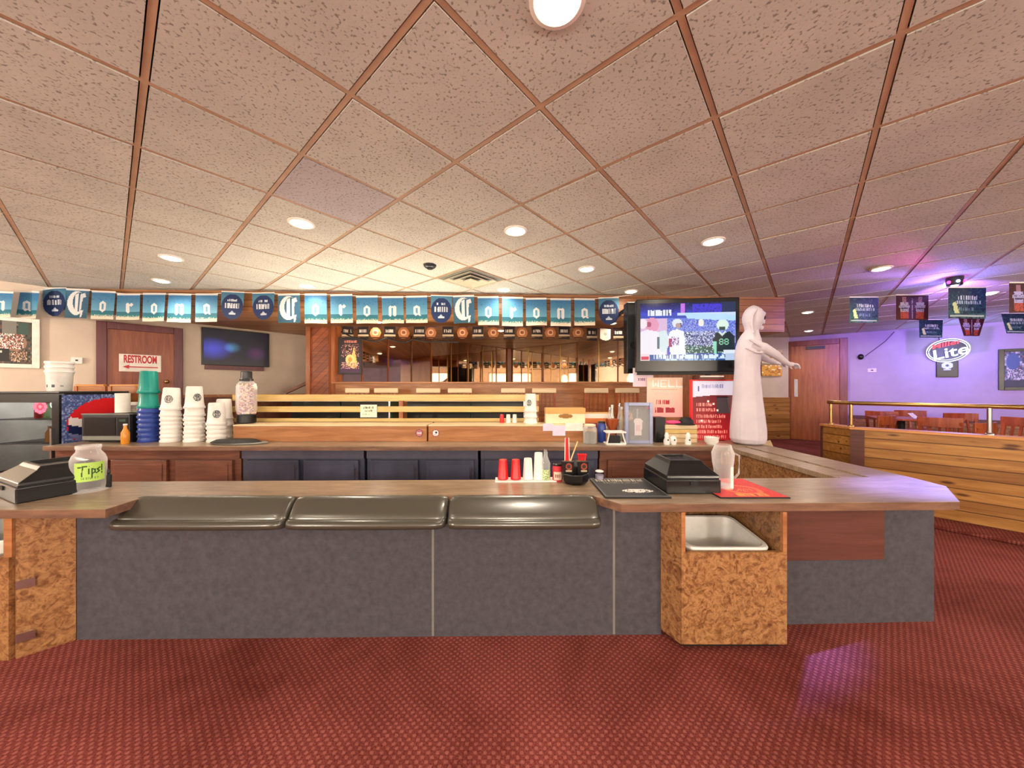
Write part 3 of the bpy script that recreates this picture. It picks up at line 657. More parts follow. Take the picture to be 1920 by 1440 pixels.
# buckets
def bucket(mat,name='ice_bucket',r1=.085,r0=.067,h=.24,up=False,ring=None):
    pf=[(r1+.004,0),(r1+.006,.006),(r1+.006,.022),(r1,.025),(r1-.004,.05),(r1-.006,.056),(r0+.002,h-.01),(r0-.006,h),(.001,h)]
    inn=[(r0-.008,h-.004),(r1-.006,.004)]
    m=MB(); m.lathe(pf,n=30,cap=False)
    m.lathe([(r1+.004,0),(r1-.003,0),(r0-.005,h-.006),(.001,h-.004)],n=30,cap=False)
    if up:
        for v in m.bm.verts: v.co.z=h-v.co.z
    o=m.obj(name,mat,None,smooth=40); return o
def crest(par,ang,dark,r1=.085,r0=.067,h=.24,sc_=1.):
    p=Pic(16,18,None); p.ell(8,9,7.6,8.6,dark,.8); 
    p.ell(8,9,5.6,6.6,None); p.speck(3,3,13,15,[dark,dark,None],.75); p.rect(6,2,7,16,dark).rect(10,5,11,14,dark).rect(3,6,6,7,dark).rect(9,2,13,3,dark)
    def fn(u,v):
        z=h*.42+(.5-v)*.085+.02; r=r1+(r0-r1)*(z/h)+.004; a=-PI/2+ang+(u-.5)*.9
        return V((r*math.cos(a),r*math.sin(a),z))
    picpart('printed_crest',p,fn,'print',par,'dark printed crest')
def stack(mats,loc,sp,what,h=.24,name='ice_bucket',group=None,tops=None):
    n=len(mats); z=loc[2]
    for k,mt in enumerate(mats):
        o=bucket(mt,name); o.location=(loc[0]+random.uniform(-.003,.003),loc[1]+random.uniform(-.003,.003),z); z+=sp[k] if isinstance(sp,list) else sp
        o.rotation_euler=(random.uniform(-.012,.012),random.uniform(-.012,.012),0)
        pos='topmost' if k==n-1 else 'bottom' if k==0 else ORD[n-k].strip() if False else '%sfrom the top'%(ORD[n-1-k] if n-1-k<10 else 'lower ')
        tag(o,what%pos,'bucket',group)
        if tops and k==n-1: crest(o,tops[0],tops[1]); o.rotation_euler=(0,tops[2],0)
stack(['blue_plastic']*7+['teal_plastic']*2,(-3.955,3.75,BT),[.052]*6+[.055,.16,.1],'ice bucket in the blue and teal stack, %s',group='plastic ice buckets in inverted stacks')
for k,o in enumerate([o for o in bpy.data.objects if o.get('label','').startswith('ice bucket in the blue')]):
    o['label']=('teal' if o.data.materials[0].name.startswith('teal') else 'blue')+' '+o['label']
stack(['white_plastic']*8,(-3.71,3.75,BT),[.046]*6+[.07,.1],'white ice bucket in the left of the three white stacks, %s',group='plastic ice buckets in inverted stacks',tops=(.5,(110,104,100),.05))
stack(['white_plastic']*8,(-3.466,3.76,BT),[.046]*6+[.085,.1],'white ice bucket in the middle of the three white stacks, %s',group='plastic ice buckets in inverted stacks',tops=(1.05,(60,66,72),0))
stack(['white_plastic']*5,(-3.205,3.74,BT),.046,'white ice bucket in the right and lowest white stack, %s',group='plastic ice buckets in inverted stacks',tops=(.72,(70,74,78),0))
stack(['white_plastic']*4,(-3.36,4.02,BT),.072,'white ice bucket behind the right white stack, %s',group='plastic ice buckets in inverted stacks')
n0=len(bpy.data.objects)
for k,lb in enumerate(('bottom','middle','topmost')):
    o=bucket('white_plastic','ice_bucket'); o.scale=(.85,.85,.85); o.location=(.21,3.9,BT+.183+.066*k); tag(o,'white ice bucket in the lone stack on the right wooden box, %s'%lb,'bucket','plastic ice buckets in inverted stacks')
    if k==2: crest(o,-.3,(70,90,80))
for k,lb in enumerate(('bottom one with printed marks','middle','topmost')):
    o=bucket('white_plastic','plastic_pail',.103,.09,.235,True); o.location=(-5.12,3.9,1.286+.05*k); tag(o,'white pail on top of the drink cooler, %s'%lb,'pail','white pails stacked on the drink cooler')
    if k==0:
        p=Pic(30,8,None).rect(3,2,6,6,(90,90,100)).rect(12,2,16,6,(80,80,96)).rect(22,3,26,5,(150,150,160))
        picpart('printed_marks',p,lambda u,v:V((.0965*math.cos(-PI/2+.5+(u-.5)*1.9),.0965*math.sin(-PI/2+.5+(u-.5)*1.9),.03+(1-v)*.06)),'print',o)
# folded mat with a grey edge
t=thing('rubber_tray','black rubber tray with a grey rim lying on the back counter','tray',(-2.86,3.62,BT)); part('rim',MB().lathe([(.27,0),(.3,.008),(.27,.018)],n=28,sy=.42),'tray_gray',t,smooth=40); part('centre',MB().lathe([(.262,.018),(.2,.045),(.05,.052)],n=28,sy=.42).move((-.03,-.01,0)),'black_matte',t,smooth=40)
# big sweet jar on the long box
t=thing('candy_jar','tall clear jar of mixed sweets with black lid and base on the long wooden box','jar',(-3.02,3.92,BT+.183))
m=MB().lathe([(.082,.0),(.094,.01),(.092,.095),(.074,.1)],n=24); part('base',m,'black_plastic',t,smooth=40)
part('glass',MB().lathe([(.082,.1),(.100,.16),(.098,.42),(.070,.47),(.057,.485)],n=24,cap=False),'clear_plastic',t,smooth=60)
p=Pic(40,26); p.speck(0,0,40,26,[(226,200,190),(240,232,228),(190,150,150),(150,120,130),(206,180,214),(226,210,170)],1); picpart('sweets',p,lambda u,v:V((.09*math.cos(2*PI*u),.09*math.sin(2*PI*u),.11+(1-v)*.34)),'print',t,'mixed pale sweets')
part('lid',MB().lathe([(.064,.47),(.066,.5),(.054,.51),(.054,.585),(.041,.59)],n=24),'black_plastic',t,smooth=40)
p=Pic(30,23,(240,236,214)); p.scrib(5,3,25,7,(90,100,70)); p.scrib(8,9,22,13,(120,130,90)); p.scrib(4,16,18,19,(160,160,130))
t=thing('rail_card','white handwritten card clipped to the middle board of the slatted rail','card',(-1.7,4.085,BT+.235)); part('card_back',MB().box(-.098,.098,0,.004,0,.15),'paper',t); picpart('card_face',p,lambda u,v:V(((u-.5)*.19,-.001,.003+(1-v)*.144)),'print',t)
def cup(label,loc,mat,r=.03,h=.12,group='cups upside down on the bar back edge',cat='cup'):
    m=MB().lathe([(r,0),(r*1.03,.004),(r*.98,.008),(r*.78,h*.93),(r*.74,h),(r*.3,h+.001)],n=20,cap=True)
    return solo('tumbler',m,mat,label,cat,loc,0,group,smooth=45)
for x,m_,lb in ((941,'red_plastic','small red tumbler behind the slatted rail'),(953,'white_plastic','small white tumbler behind the slatted rail, left one'),(965,'white_plastic','small white tumbler behind the slatted rail, right one')):
    c=at(x,780,3.98); cup(lb,(c.x,3.98,BT+.183),m_,.028,.095,'tumblers on the wooden box lid')
# things on the right wooden box and to its right
t=thing('carton','cream carton with an oval brown label on the right wooden box','carton',(.6,3.86,BT+.183)); part('box',MB().box(-.22,.22,0,.16,0,.17),'cream_card',t,bevel=.003); part('lid_band',MB().box(-.223,.223,-.003,.163,.11,.173),'cardboard',t); p=Pic(20,8,None).ell(10,4,9.8,3.9,(150,104,40)); picpart('oval_label',p,lambda u,v:V(((u-.5)*.16-.0,-.005,.06+(1-v)*.05)),'print',t)
for x0,x1,y0,y1,m_,lb in ((1018,1036,794,808,'lilac_paper','small lilac-white note taped at left on the right wooden box'),(1036,1060,798,817,'lilac_paper','larger square lilac-white note taped in the middle of the right wooden box'),(1060,1093,793,808,'paper','wide white note taped at the right end of the right wooden box')):
    a,b=at(x0,y1,3.742),at(x1,y0,3.742); solo('paper_note',MB().box(0,b.x-a.x,0,.003,0,b.z-a.z),m_,lb,'note',a,0,'notes taped to the wooden box')
def jar(label,x,ybase,Y,r,h,glass,fill,lid,name='glass_jar',z=BT):
    c=at(x,ybase,Y); t=thing(name,label,'jar',(c.x,Y,z)); part('glass',MB().lathe([(r*.9,0),(r,.01),(r,h*.8),(r*.8,h*.92)],n=20),glass,t,smooth=50)
    if fill: part('filling',MB().lathe([(r*.85,.008),(r*.9,h*.6)],n=16),fill,t)
    if lid: part('lid',MB().lathe([(r*.85,h*.92),(r*.85,h),(r*.6,h+.004)],n=20),lid,t)
    return t
jar('glass jar with a pale lid beside the wooden box, holding coins and caps',1106,826,3.62,.07,.2,'clear_plastic','tray_gray','cream_card')
jar('dark blue pot between the glass jar and the white wire caddy',1128,826,3.72,.045,.22,'blue_plastic',None,'black_plastic','pot')
t=thing('wooden_goblet','brown wooden goblet behind the white wire caddy','goblet',(1.08,3.72,BT)); part('bowl',MB().lathe([(.05,0),(.045,.02),(.014,.05),(.02,.12),(.06,.18),(.07,.25),(.064,.25),(.03,.17)],n=20,cap=False),'chair_wood',t,smooth=60)
t=thing('wire_caddy','white wire caddy on the back counter left of the silver picture frame','caddy',(1.06,3.56,BT)); 
fm=MB()
for z in (.012,.13): fm.tube([(-.095,-.06,z),(.095,-.06,z),(.095,.06,z),(-.095,.06,z),(-.095,-.06,z)],.009)
part('wire_frame',fm,'white_plastic',t); part('side_wire',MB().tube([(.095,-.06,.012),(.06,-.06,.13)],.008).tube([(-.095,-.06,.012),(-.07,-.06,.13)],.008),'white_plastic',t); part('tray',MB().box(-.095,.095,-.06,.06,0,.01),'white_plastic',t); part('packets',MB().box(-.06,.05,-.03,.04,.011,.09),'black_matte',t,'dark packets')
t=thing('snack_box','orange and yellow snack box behind the glass jar','box',(.98,3.95,BT)); part('carton',MB().box(-.15,.15,0,.1,0,.3),'cardboard',t); p=Pic(24,16,(240,226,216)).rect(0,5,24,11,(214,120,60)).rect(3,10,12,16,(140,70,90)); picpart('label',p,lambda u,v:V(((u-.5)*.296,-.002,.12+(1-v)*.17)),'print',t)
for k,x in enumerate((1141,1148,1159,1166,1172)):
    c=at(x,826,3.83); bottle('slim pale bottle left of the silver picture frame, %sfrom the left'%(NTH[k]+' '),(c.x,3.78+.05*(k%2),BT),('clear_bottle','white_plastic','clear_bottle','pale_wood','white_plastic')[k],'white_plastic' if k%2 else 'steel',.027,.36+.02*(k%3),'slim bottles by the picture frame')
# silver-blue shadow-box frame
t=thing('shadow_box','silver-blue framed display standing on the back counter with a small white shirt inside','picture frame',(1.33,3.62,BT)); t.rotation_euler=(0,0,-.06)
W_,H_=.285,.43; f=MB()
for q in ((-W_/2,-W_/2+.035,0,H_),(W_/2-.035,W_/2,0,H_),(-W_/2+.035,W_/2-.035,0,.035),(-W_/2+.035,W_/2-.035,H_-.035,H_)): f.box(q[0],q[1],-.02,.03,q[2],q[3])
part('frame',f,'silver_frame',t,bevel=.004); part('back_board',MB().box(-W_/2+.035,W_/2-.035,.02,.03,.035,H_-.035),'dark_gray',t)
p=Pic(30,46,(52,62,74)); p.speck(0,0,30,46,[(44,54,66),(66,78,88),(36,44,60)],.7); p.rect(5,0,25,5,(26,28,40)).rect(13,4,15,20,(150,160,180)).poly([(9,20),(12,17),(18,17),(22,20),(21,25),(20,40),(10,40),(10,25)],(240,226,230)).rect(12,26,18,34,(226,190,196)); p.poly([(1,6),(5,8),(8,18),(2,20)],(190,140,110)); p.speck(1,8,7,18,[(214,170,130),(120,90,80)],.5)
picpart('display',p,lambda u,v:V(((u-.5)*.215,.018,.036+(1-v)*.358)),'print',t,'dark display with a small white shirt')
part('glass',MB().box(-W_/2+.035,W_/2-.035,-.01,-.007,.035,H_-.035),'clear_plastic',t); part('pink_tag',MB().lathe([(.001,0),(.022,.003),(.001,.006)],c=(0,0,0),n=12).move((.09,-.022,.37)),'pink',t)
part('stand',MB().beam((0,.03,.25),(0,.13,.0),.05,.01),'black_matte',t)
solo('black_box',MB().box(-.055,.055,0,.15,0,.27),'black_plastic','upright black box right behind the silver picture frame','box',(1.585,3.68,BT),0,bevel=.006)
for k in range(4):
    solo('wooden_tray',MB().box(-.17,.17,0,.2,0,.046),'pale_wood' if k!=2 else 'rail_wood','pale wooden tray in the pile behind the small white figures, %s'%('bottom','second from the bottom','third from the bottom','topmost')[k],'tray',(1.80,3.66,BT+.048*k),random.uniform(-.03,.03),'pile of wooden trays',bevel=.006)
t=thing('cloth_bundle','pink cloth folded on the pile of wooden trays','cloth',(1.74,3.74,BT+.192)); part('fold',MB().ball((0,0,.02),.09,8,sy=.7,sz=.22),'pink',t,smooth=180)
t=thing('cap','dark cap resting on the right of the wooden tray pile','cap',(1.89,3.74,BT+.192)); part('crown',MB().lathe([(.075,0),(.07,.04),(.04,.07),(.004,.078)],n=16),'black_matte',t,smooth=60); part('brim',MB().lathe([(.1,0),(.1,.006),(.06,.012)],c=(-.04,-.05,0),n=16),'black_matte',t)
for x,lb in ((1250,'left white figure of the pair in front of the tray pile'),(1262,'right white figure of the pair, round with a dark eye'),(1290,'lone white figure at the right end of the tray pile')):
    c=at(x,829,3.56); t=thing('white_figurine',lb,'figurine',(c.x,3.56,BT),group='small white figures by the wooden trays'); part('body',MB().lathe([(.03,0),(.032,.04),(.02,.07),(.024,.09),(.014,.12),(.002,.125)] if x!=1262 else [(.03,0),(.036,.04),(.03,.075),(.01,.09)],n=14),'white_plastic',t,smooth=60); part('eye',MB().ball((0,-.034,.05),.008,5),'black_matte',t)
t=thing('white_bowl','small white bowl in front of the red menu board','bowl',(2.06,3.56,BT)); part('bowl',MB().lathe([(.04,0),(.065,.03),(.07,.075),(.064,.075),(.05,.02),(.001,.01)],n=20,cap=False),'white_plastic',t,smooth=50)
# notices
def board(name,label,cat,x0,y0,x1,y1,Y,pic,mat='print',back='paper',thick=.006,rot=0,group=None,zbase=None):
    a,b=at(x0,y1,Y),at(x1,y0,Y); w=b.x-a.x; h=b.z-a.z; t=thing(name,label,cat,((a.x+b.x)/2,Y,a.z),rot,group)
    part('backing',MB().box(-w/2,w/2,0,thick,0,h),back,t); picpart('printed_face',pic,flat(w-.004,h-.004,-.0015,.002),mat,t); return t,w,h
p=Pic(54,74,(250,206,190)); p.grad(0,74,(250,222,196),(246,176,176)); p.text('WELL',8,4,(250,250,246),2); p.rect(6,22,46,23,(236,150,150)); p.scrib(10,28,44,32,(240,190,190)); p.scrib(14,42,34,50,(176,20,40),1); p.scrib(12,56,42,66,(166,16,40),1)
board('pink_notice','pale pink poster with dark red lettering under the hanging television','poster',1213,708,1280,782,4.0,p)
solo('poster_stand',MB().box(-.18,.18,0,.02,0,.26),'orange_wood','wooden upright behind the foot of the pale pink poster','board',(1.78,4.01,BT))
p=Pic(36,35,(232,214,236)); p.grad(0,35,(238,226,240),(236,196,214)); p.scrib(7,9,29,13,(110,90,130)); p.scrib(9,19,24,24,(110,90,130)); 
board('small_notice','small white notice with two lines of writing left of the hanging television','notice',1187,690,1225,725,4.02,p)
p=Pic(62,92,(60,14,22)); p.grad(0,92,(70,16,26),(190,34,40)); p.rect(0,0,62,22,(206,206,228)); p.poly([(0,22),(62,22),(62,19),(0,25)],(206,206,228)); p.rect(8,8,10,16,(60,80,150)); p.scrib(14,5,48,11,(120,130,180)); p.rect(36,24,56,50,(70,60,64)); p.rect(36,24,56,26,(30,20,26))
for y,x1 in ((34,30),(42,34),(52,50),(60,44),(68,46),(76,54),(84,52)): p.scrib(6,y,x1,y+5,(255,150,140)); 
for x,y in ((22,30),(30,34),(36,44),(12,60)): p.rect(x,y,x+3,y+3,(255,230,220))
tb,w_,h_=board('menu_board','red glowing write-on menu board with a white header beside the white hooded figure','sign',1298,714,1376,826,3.86,p,'lit_board','black_plastic',.03)
f=MB()
for q in ((-w_/2-.014,-w_/2,-.012,h_+.012),(w_/2,w_/2+.014,-.012,h_+.012),(-w_/2,w_/2,-.012,0),(-w_/2,w_/2,h_,h_+.012)): f.box(q[0],q[1],-.01,.035,q[2],q[3])
part('frame',f,'red_plastic',tb); part('foot',MB().box(-.12,.12,-.05,.08,-(tb.location.z-BT),-.012),'black_plastic',tb)
# ================================================================ TELEVISIONS
tv=thing('television','black television showing a football game, hanging from the ceiling','television',(1.985,3.9,1.475)); tv.rotation_euler=(0,0,-.1)
W_,H_=1.12,.865
part('bezel',MB().box(-W_/2,W_/2,0,.07,0.03,H_).box(-W_/2+.1,W_/2-.1,.07,.12,.15,.7),'black_plastic',tv,bevel=.008)
part('speaker_bar',MB().prism([(-W_/2+.02,0),(W_/2-.02,0),(W_/2-.02,.05),(-W_/2+.02,.05)],.0,.03),'black_matte',tv)
p=Pic(112,68,(60,80,190)); p.grad(0,14,(20,26,70),(70,80,220)); p.rect(62,2,96,12,(70,60,220)); p.speck(0,0,112,12,[(40,60,150),(30,40,110)],.2); p.rect(48,1,53,12,(210,120,240)); p.rect(96,0,112,14,(30,50,90))
p.grad(18,48,(110,130,230),(150,160,230)); p.speck(0,20,112,44,[(90,110,210),(170,180,240),(130,150,235),(70,90,190)],.6); p.rect(44,12,112,15,(210,230,255)); p.poly([(52,12),(112,15),(112,22),(56,19)],(190,230,255))
p.rect(10,10,36,13,(20,30,60)); p.scrib(9,8,38,15,(240,246,255),1); p.rect(44,36,90,56,(60,70,120)); p.speck(46,34,90,52,[(40,50,80),(170,180,230),(230,240,255),(80,70,140),(150,160,210)],.9); p.rect(44,52,98,60,(50,90,80)); p.speck(44,50,98,60,[(40,110,90),(200,230,230),(60,70,80)],.6)
p.rect(0,18,32,62,(226,190,226)); p.ell(14,26,8,9,(236,160,190)); p.ell(10,25,3,3,(180,90,120)); p.poly([(0,34),(8,31),(22,34),(28,40),(30,62),(0,62)],(246,240,250)); p.ell(3,24,5,6,(250,236,246)); p.poly([(22,34),(30,32),(36,44),(30,60),(24,56)],(220,236,240)); p.rect(20,40,23,54,(90,120,130))
p.ell(44,24,6,5.5,(232,240,250)); p.rect(43,24,49,29,(60,70,110)); p.ell(45,27,3,3,(190,160,160)); p.poly([(33,40),(36,33),(44,31),(52,34),(54,62),(36,62)],(246,250,255)); p.rect(34,42,38,52,(170,60,110)); p.speck(37,40,46,50,[(150,70,140),(230,230,250)],.8)
p.ell(72,24,3.4,4,(250,244,236)); 
p.ell(97,27,7,6.5,(226,250,236)); p.rect(93,29,100,33,(60,80,70)); p.poly([(86,44),(90,35),(97,38),(105,34),(111,40),(111,58),(90,58)],(24,44,50)); p.poly([(92,35),(97,40),(102,35),(100,34),(97,37),(94,34)],(220,240,230)); p.text('88',93,43,(160,240,190),1); p.poly([(86,46),(90,46),(90,64),(87,64)],(150,230,200)); p.rect(98,56,112,62,(230,240,250))
p.rect(0,61,112,68,(40,90,160)); p.scrib(16,61,100,66,(220,240,255),1); p.scrib(30,66,90,68,(140,190,240),1); p.rect(0,60,11,68,(246,220,230)); p.rect(1,63,10,67,(220,60,90)); p.rect(100,60,112,68,(190,210,240))
picpart('screen',p,lambda u,v:V(((u-.5)*1.03,-.002,.16+(1-v)*.655)),'screen',tv,'bright football broadcast')
part('hanger',MB().box(-.2,.2,.13,.2,.35,.6).box(-.05,.05,.2,.86,.72,.8).box(-.05,.05,.14,.2,.6,.8),'black_matte',tv); part('mount_arm',MB().box(-.1,.1,.1,.14,.35,.55),'black_matte',tv)
t=thing('receiver_box','small dark box with a pale edge under the hanging television','set-top box',at(1335,712,3.83)); part('case',MB().box(-.14,.14,0,.15,0,.05),'brown_board',t); part('front_strip',MB().box(-.13,.13,-.004,0,.03,.045),'paper',t)
part('bracket',MB().box(-.02,.02,.06,.1,.05,.09),'black_matte',t)
t=thing('column_speaker','tall black loudspeaker column beside the hanging television','loudspeaker',at(1186,700,4.35)); part('cabinet',MB().box(-.07,.07,0,.14,0,.9),'black_plastic',t,bevel=.01); part('grille',MB().box(-.055,.055,-.008,0,.06,.86),'dark_gray',t); part('driver',MB().lathe([(.045,0),(.04,.006),(.01,.002)],n=20),'black_matte',t); part('bracket',MB().box(-.02,.02,.14,.62,.84,.88).box(-.02,.02,.58,.62,.88,1.2),'black_matte',t)
sp=[c for c in t.children if c.name.startswith('driver')][0]; sp.rotation_euler=(PI/2,0,0); sp.location=(0,-.012,.35)
a,b=onw(378,614,PL+NL*.06,AD),onw(505,690,PL+NL*.06,AD); ang=math.atan2(AD.y,AD.x); c=(a+b)/2; wt=(V((b.x,b.y,0))-V((a.x,a.y,0))).length
zt=onw(440,619,PL+NL*.06,AD).z; zb=onw(440,686,PL+NL*.06,AD).z
t=thing('television','wall television with a dark blue glowing picture right of the restroom door','television',(c.x,c.y,zb),ang); part('case',MB().box(-wt/2,wt/2,0,.05,0,zt-zb),'black_plastic',t,bevel=.006)
p=Pic(48,27,(16,16,40)); 
for y in range(27):
    for x in range(48):
        e=max(0,1-((x-6)/16)**2-((y-15)/10)**2); e2=max(0,1-((x-20)/7)**2-((y-13)/5)**2); e3=max(0,1-((x-38)/9)**2-((y-17)/7)**2)
        p.p[y][x]=(12+50*e+40*e2+60*e3,12+60*e+100*e2+16*e3,36+170*e+110*e2+50*e3)
picpart('screen',p,lambda u,v:V(((u-.5)*(wt-.05),-.002,.03+(1-v)*(zt-zb-.05))),'lit_board',t,'dim blue picture')
part('cable_box',MB().box(-wt/2+.04,wt/2-.08,0.0,.05,-.075,-.002),'purple_frame',t,'purplish shelf strip under the screen')
# pictures and fittings on the left wall
a,b=onw(-60,690,PL+NL*.03,AD),onw(75,600,PL+NL*.03,AD); zt=onw(40,596,PL+NL*.03,AD).z; zb=onw(40,690,PL+NL*.03,AD).z; c=(a+b)/2; wt=(V((b.x,b.y,0))-V((a.x,a.y,0))).length; hh=zt-zb
t=thing('wall_picture','white-framed busy photo collage at the left edge of the picture','picture',(c.x,c.y,zb),ang)
f=MB()
for q in ((-wt/2,-wt/2+.06,0,hh),(wt/2-.06,wt/2,0,hh),(-wt/2+.06,wt/2-.06,0,.05),(-wt/2+.06,wt/2-.06,hh-.05,hh)): f.box(q[0],q[1],-.01,.025,q[2],q[3])
part('frame',f,'white_paint',t,bevel=.004)
p=Pic(60,40,(70,60,52)); p.speck(0,0,60,40,[(60,70,60),(40,36,34),(120,100,84),(90,70,56)],.8,2); p.rect(26,0,42,12,(120,120,112)); p.rect(44,1,56,12,(50,80,70)); p.scrib(22,12,44,20,(236,230,220),2); p.ell(40,20,14,8,(150,110,90)); p.speck(24,12,50,26,[(240,236,230),(190,90,80),(240,210,200),(60,50,50),(120,80,60)],.85); p.rect(12,26,34,38,(20,18,18)); p.rect(16,28,26,30,(200,200,190)); p.speck(36,28,54,38,[(190,150,120),(120,80,60),(60,50,46),(220,190,160)],.8)
picpart('collage',p,flat(wt-.12,hh-.1,.0,.05),'print',t)
c=onw(144,682,PL+NL*.01,AD); t=thing('thermostat','white box with a dark button on the cream wall left of the restroom door','switch',(c.x,c.y,c.z),ang); part('cover',MB().box(-.05,.05,-.02,.0,0,.085),'white_plastic',t,bevel=.004); part('button',MB().box(-.012,.012,-.026,-.02,.035,.055),'black_plastic',t)
a,b=onw(223,693,PL+NL*.042,AD),onw(302,666,PL+NL*.042,AD); ws=(V((b.x,b.y,0))-V((a.x,a.y,0))).length; zt=onw(262,665,PL+NL*.042,AD).z; zb=onw(262,697,PL+NL*.042,AD).z; hs=zt-zb
t=thing('restroom_sign','white sign reading RESTROOM in red with a left arrow on the door','sign',((a.x+b.x)/2,(a.y+b.y)/2,zb),ang); part('board',MB().box(-ws/2,ws/2,0,.004,0,hs),'paper',t)
textpart('RESTROOM',hs*.6,'ink_red',t,(0,-.001,hs*.7),sx=ws*.86/(hs*.6*5.6),bold=.035)
m=MB().box(-ws*.28,ws*.42,-.003,-.0005,hs*.24,hs*.30); part('arrow_shaft',m,'ink_red',t); m=MB(); m.hexa([(-ws*.42,-.003,hs*.27),(-ws*.27,-.003,hs*.15),(-ws*.27,-.003,hs*.39)],[(-ws*.42,-.0005,hs*.27),(-ws*.27,-.0005,hs*.15),(-ws*.27,-.0005,hs*.39)]); part('arrow_head',m,'ink_red',t)
# dark poster hanging on the mirrors at the pillar
a,b=at(634,702,5.75),at(679,632,5.75); p=Pic(36,56,(26,12,14)); p.rect(9,4,29,8,(120,50,50)); p.scrib(9,4,28,8,(190,120,110),1); p.speck(4,10,32,30,[(90,30,36),(150,80,80),(40,16,20),(26,12,14),(210,170,160)],.6); p.poly([(12,42),(16,26),(20,30),(24,14),(27,28),(30,44),(24,48)],(226,180,100)); p.ell(18,34,7,8,(240,200,130)); p.ell(18,34,3,4,(214,140,60)); p.speck(4,38,32,50,[(240,190,170),(120,50,60),(60,20,40),(230,150,190)],.5); p.rect(3,48,33,54,(60,20,60))
t=thing('dark_poster','dark poster with a golden picture hanging at the left end of the mirrors','poster',((a.x+b.x)/2,5.75,a.z)); w_=b.x-a.x; h_=b.z-a.z; part('backing',MB().box(-w_/2,w_/2,0,.008,0,h_),'black_matte',t); picpart('printed_face',p,flat(w_-.02,h_-.02,-.002,.01),'print',t); part('hanging_wire',MB().tube([(-w_/2+.02,.004,h_-.005),(0,.006,SOF-a.z),(w_/2-.02,.004,h_-.005)],.003),'black_matte',t)
# ================================================================ ON THE FRONT BAR
def lidded_box(label,loc,rot,w=.31,dp=.36):
    t=thing('lidded_box',label,'box',loc,rot,'black lidded boxes on the front bar')
    part('base',MB().box(-w/2,w/2,0,dp,0,.078),'black_plastic',t,bevel=.006)
    def q(i,j,z): return [(-w/2+i,j,z),(w/2-i,j,z),(w/2-i,dp-j*.6,z),(-w/2+i,dp-j*.6,z)]
    m=MB().loft([q(.004,.004,.084),q(.006,.008,.10),q(.05,.075,.15),q(.062,.09,.168),q(.075,.105,.168),q(.085,.12,.152)]); part('hood',m,'black_plastic',t,bevel=.004)
    part('hood_seam',MB().box(-w/2+.008,w/2-.008,.008,dp-.008,.078,.084),'black_matte',t)
    part('catch',MB().box(-.02,.02,-.006,0,.05,.07),'black_matte',t)
    return t
lidded_box('black lidded box on the bar right of the black bar mat, dimpled lid',(.995,1.885,BT),0,.30,.33)
lidded_box('black lidded box cut by the left edge of the picture, beside the tips jar',(-2.66,1.80,BT),-.42,.40,.33)
t=thing('tips_jar','big clear plastic jar with a handwritten green Tips label','jar',(-2.415,1.965,BT))
part('jar',MB().lathe([(.085,0),(.0680,.008),(.0707,.03),(.0707,.175),(.0626,.2),(.0476,.222),(.0462,.255)],n=32,cap=False),'clear_plastic',t,smooth=50)
part('bottom',MB().lathe([(.0007,.004),(.0653,.006),(.0612,.016),(.0007,.012)],n=28),'clear_plastic',t,smooth=50)
part('neck_ring',MB().lathe([(.0476,.236),(.0503,.24),(.0503,.256),(.0462,.258)],n=28,cap=False),'clear_plastic',t,smooth=50)
LB=Pic(44,26,(176,216,100))
for x0,y0,x1,y1 in ((6,6,17,5),(12,5,11,18),(20,9,20,15),(24,9,24,21),(24,9,28,10),(28,10,28,14),(28,14,24,15),(35,8,31,10),(31,10,34,13),(34,13,30,15),(38,5,38,12),(38,15,38,16)): LB.line(x0,y0,x1,y1,(36,70,20),1.6)
LB.rect(20,5,21,6,(36,70,20)).scrib(10,20,34,23,(120,160,80))
picpart('tips_label',LB,lambda u,v:V((.0717*math.cos(-PI/2+.98+(u-.5)*1.75),.0717*math.sin(-PI/2+.98+(u-.5)*1.75),.06+(1-v)*.105)),'print',t,'green paper label with handwritten Tips!')
# cups on a white strip
solo('cup_tray',MB().box(-.19,.19,-.045,.045,0,.008),'white_plastic','white strip tray under the red and white cups','tray',(.085,2.172,BT),.02)
for x,h,m_,lb in ((943,.122,'red_plastic','left one of the two red cups upside down at the back edge of the bar'),(967,.122,'red_plastic','right one of the two red cups upside down at the back edge of the bar'),(990,.13,'white_plastic','shorter of the two white cup stacks beside the red cups'),(1010,.165,'white_plastic','taller of the two white cup stacks, right of the shorter one')):
    c=atz(x,899,BT+.008); cup(lb,(c.x,2.172,BT+.009),m_,.033,h)
t=bottle('clear bottle with a pale green label right of the white cups',(.212,2.17,BT),'clear_bottle','steel',.029,.19,None); p=Pic(20,14,(196,216,160)); p.speck(0,0,20,14,[(150,176,110),(220,226,190),(110,130,80)],.5); picpart('label',p,lambda u,v:V((.0295*math.cos(-PI/2+(u-.5)*2.6),.0295*math.sin(-PI/2+(u-.5)*2.6),.008+(1-v)*.065)),'print',t)
t=jar('dark red jar with a pale label between the green-label bottle and the black caddy',1045,899,2.16,.031,.105,'ink_red','red_plastic','black_plastic','sauce_jar'); p=Pic(16,10,(226,200,180)); p.scrib(3,3,13,7,(150,90,80)); picpart('label',p,lambda u,v:V((.0318*math.cos(-PI/2+(u-.5)*1.8),.0318*math.sin(-PI/2+(u-.5)*1.8),.012+(1-v)*.05)),'print',t)
t=thing('bar_caddy','black plastic bar caddy holding straws, sticks and red picks','caddy',(.386,2.11,BT))
def oct_(r,z,s=1.): return [V((r*math.cos(PI/8+PI/4*k)*1.0,r*s*math.sin(PI/8+PI/4*k),z)) for k in range(8)]
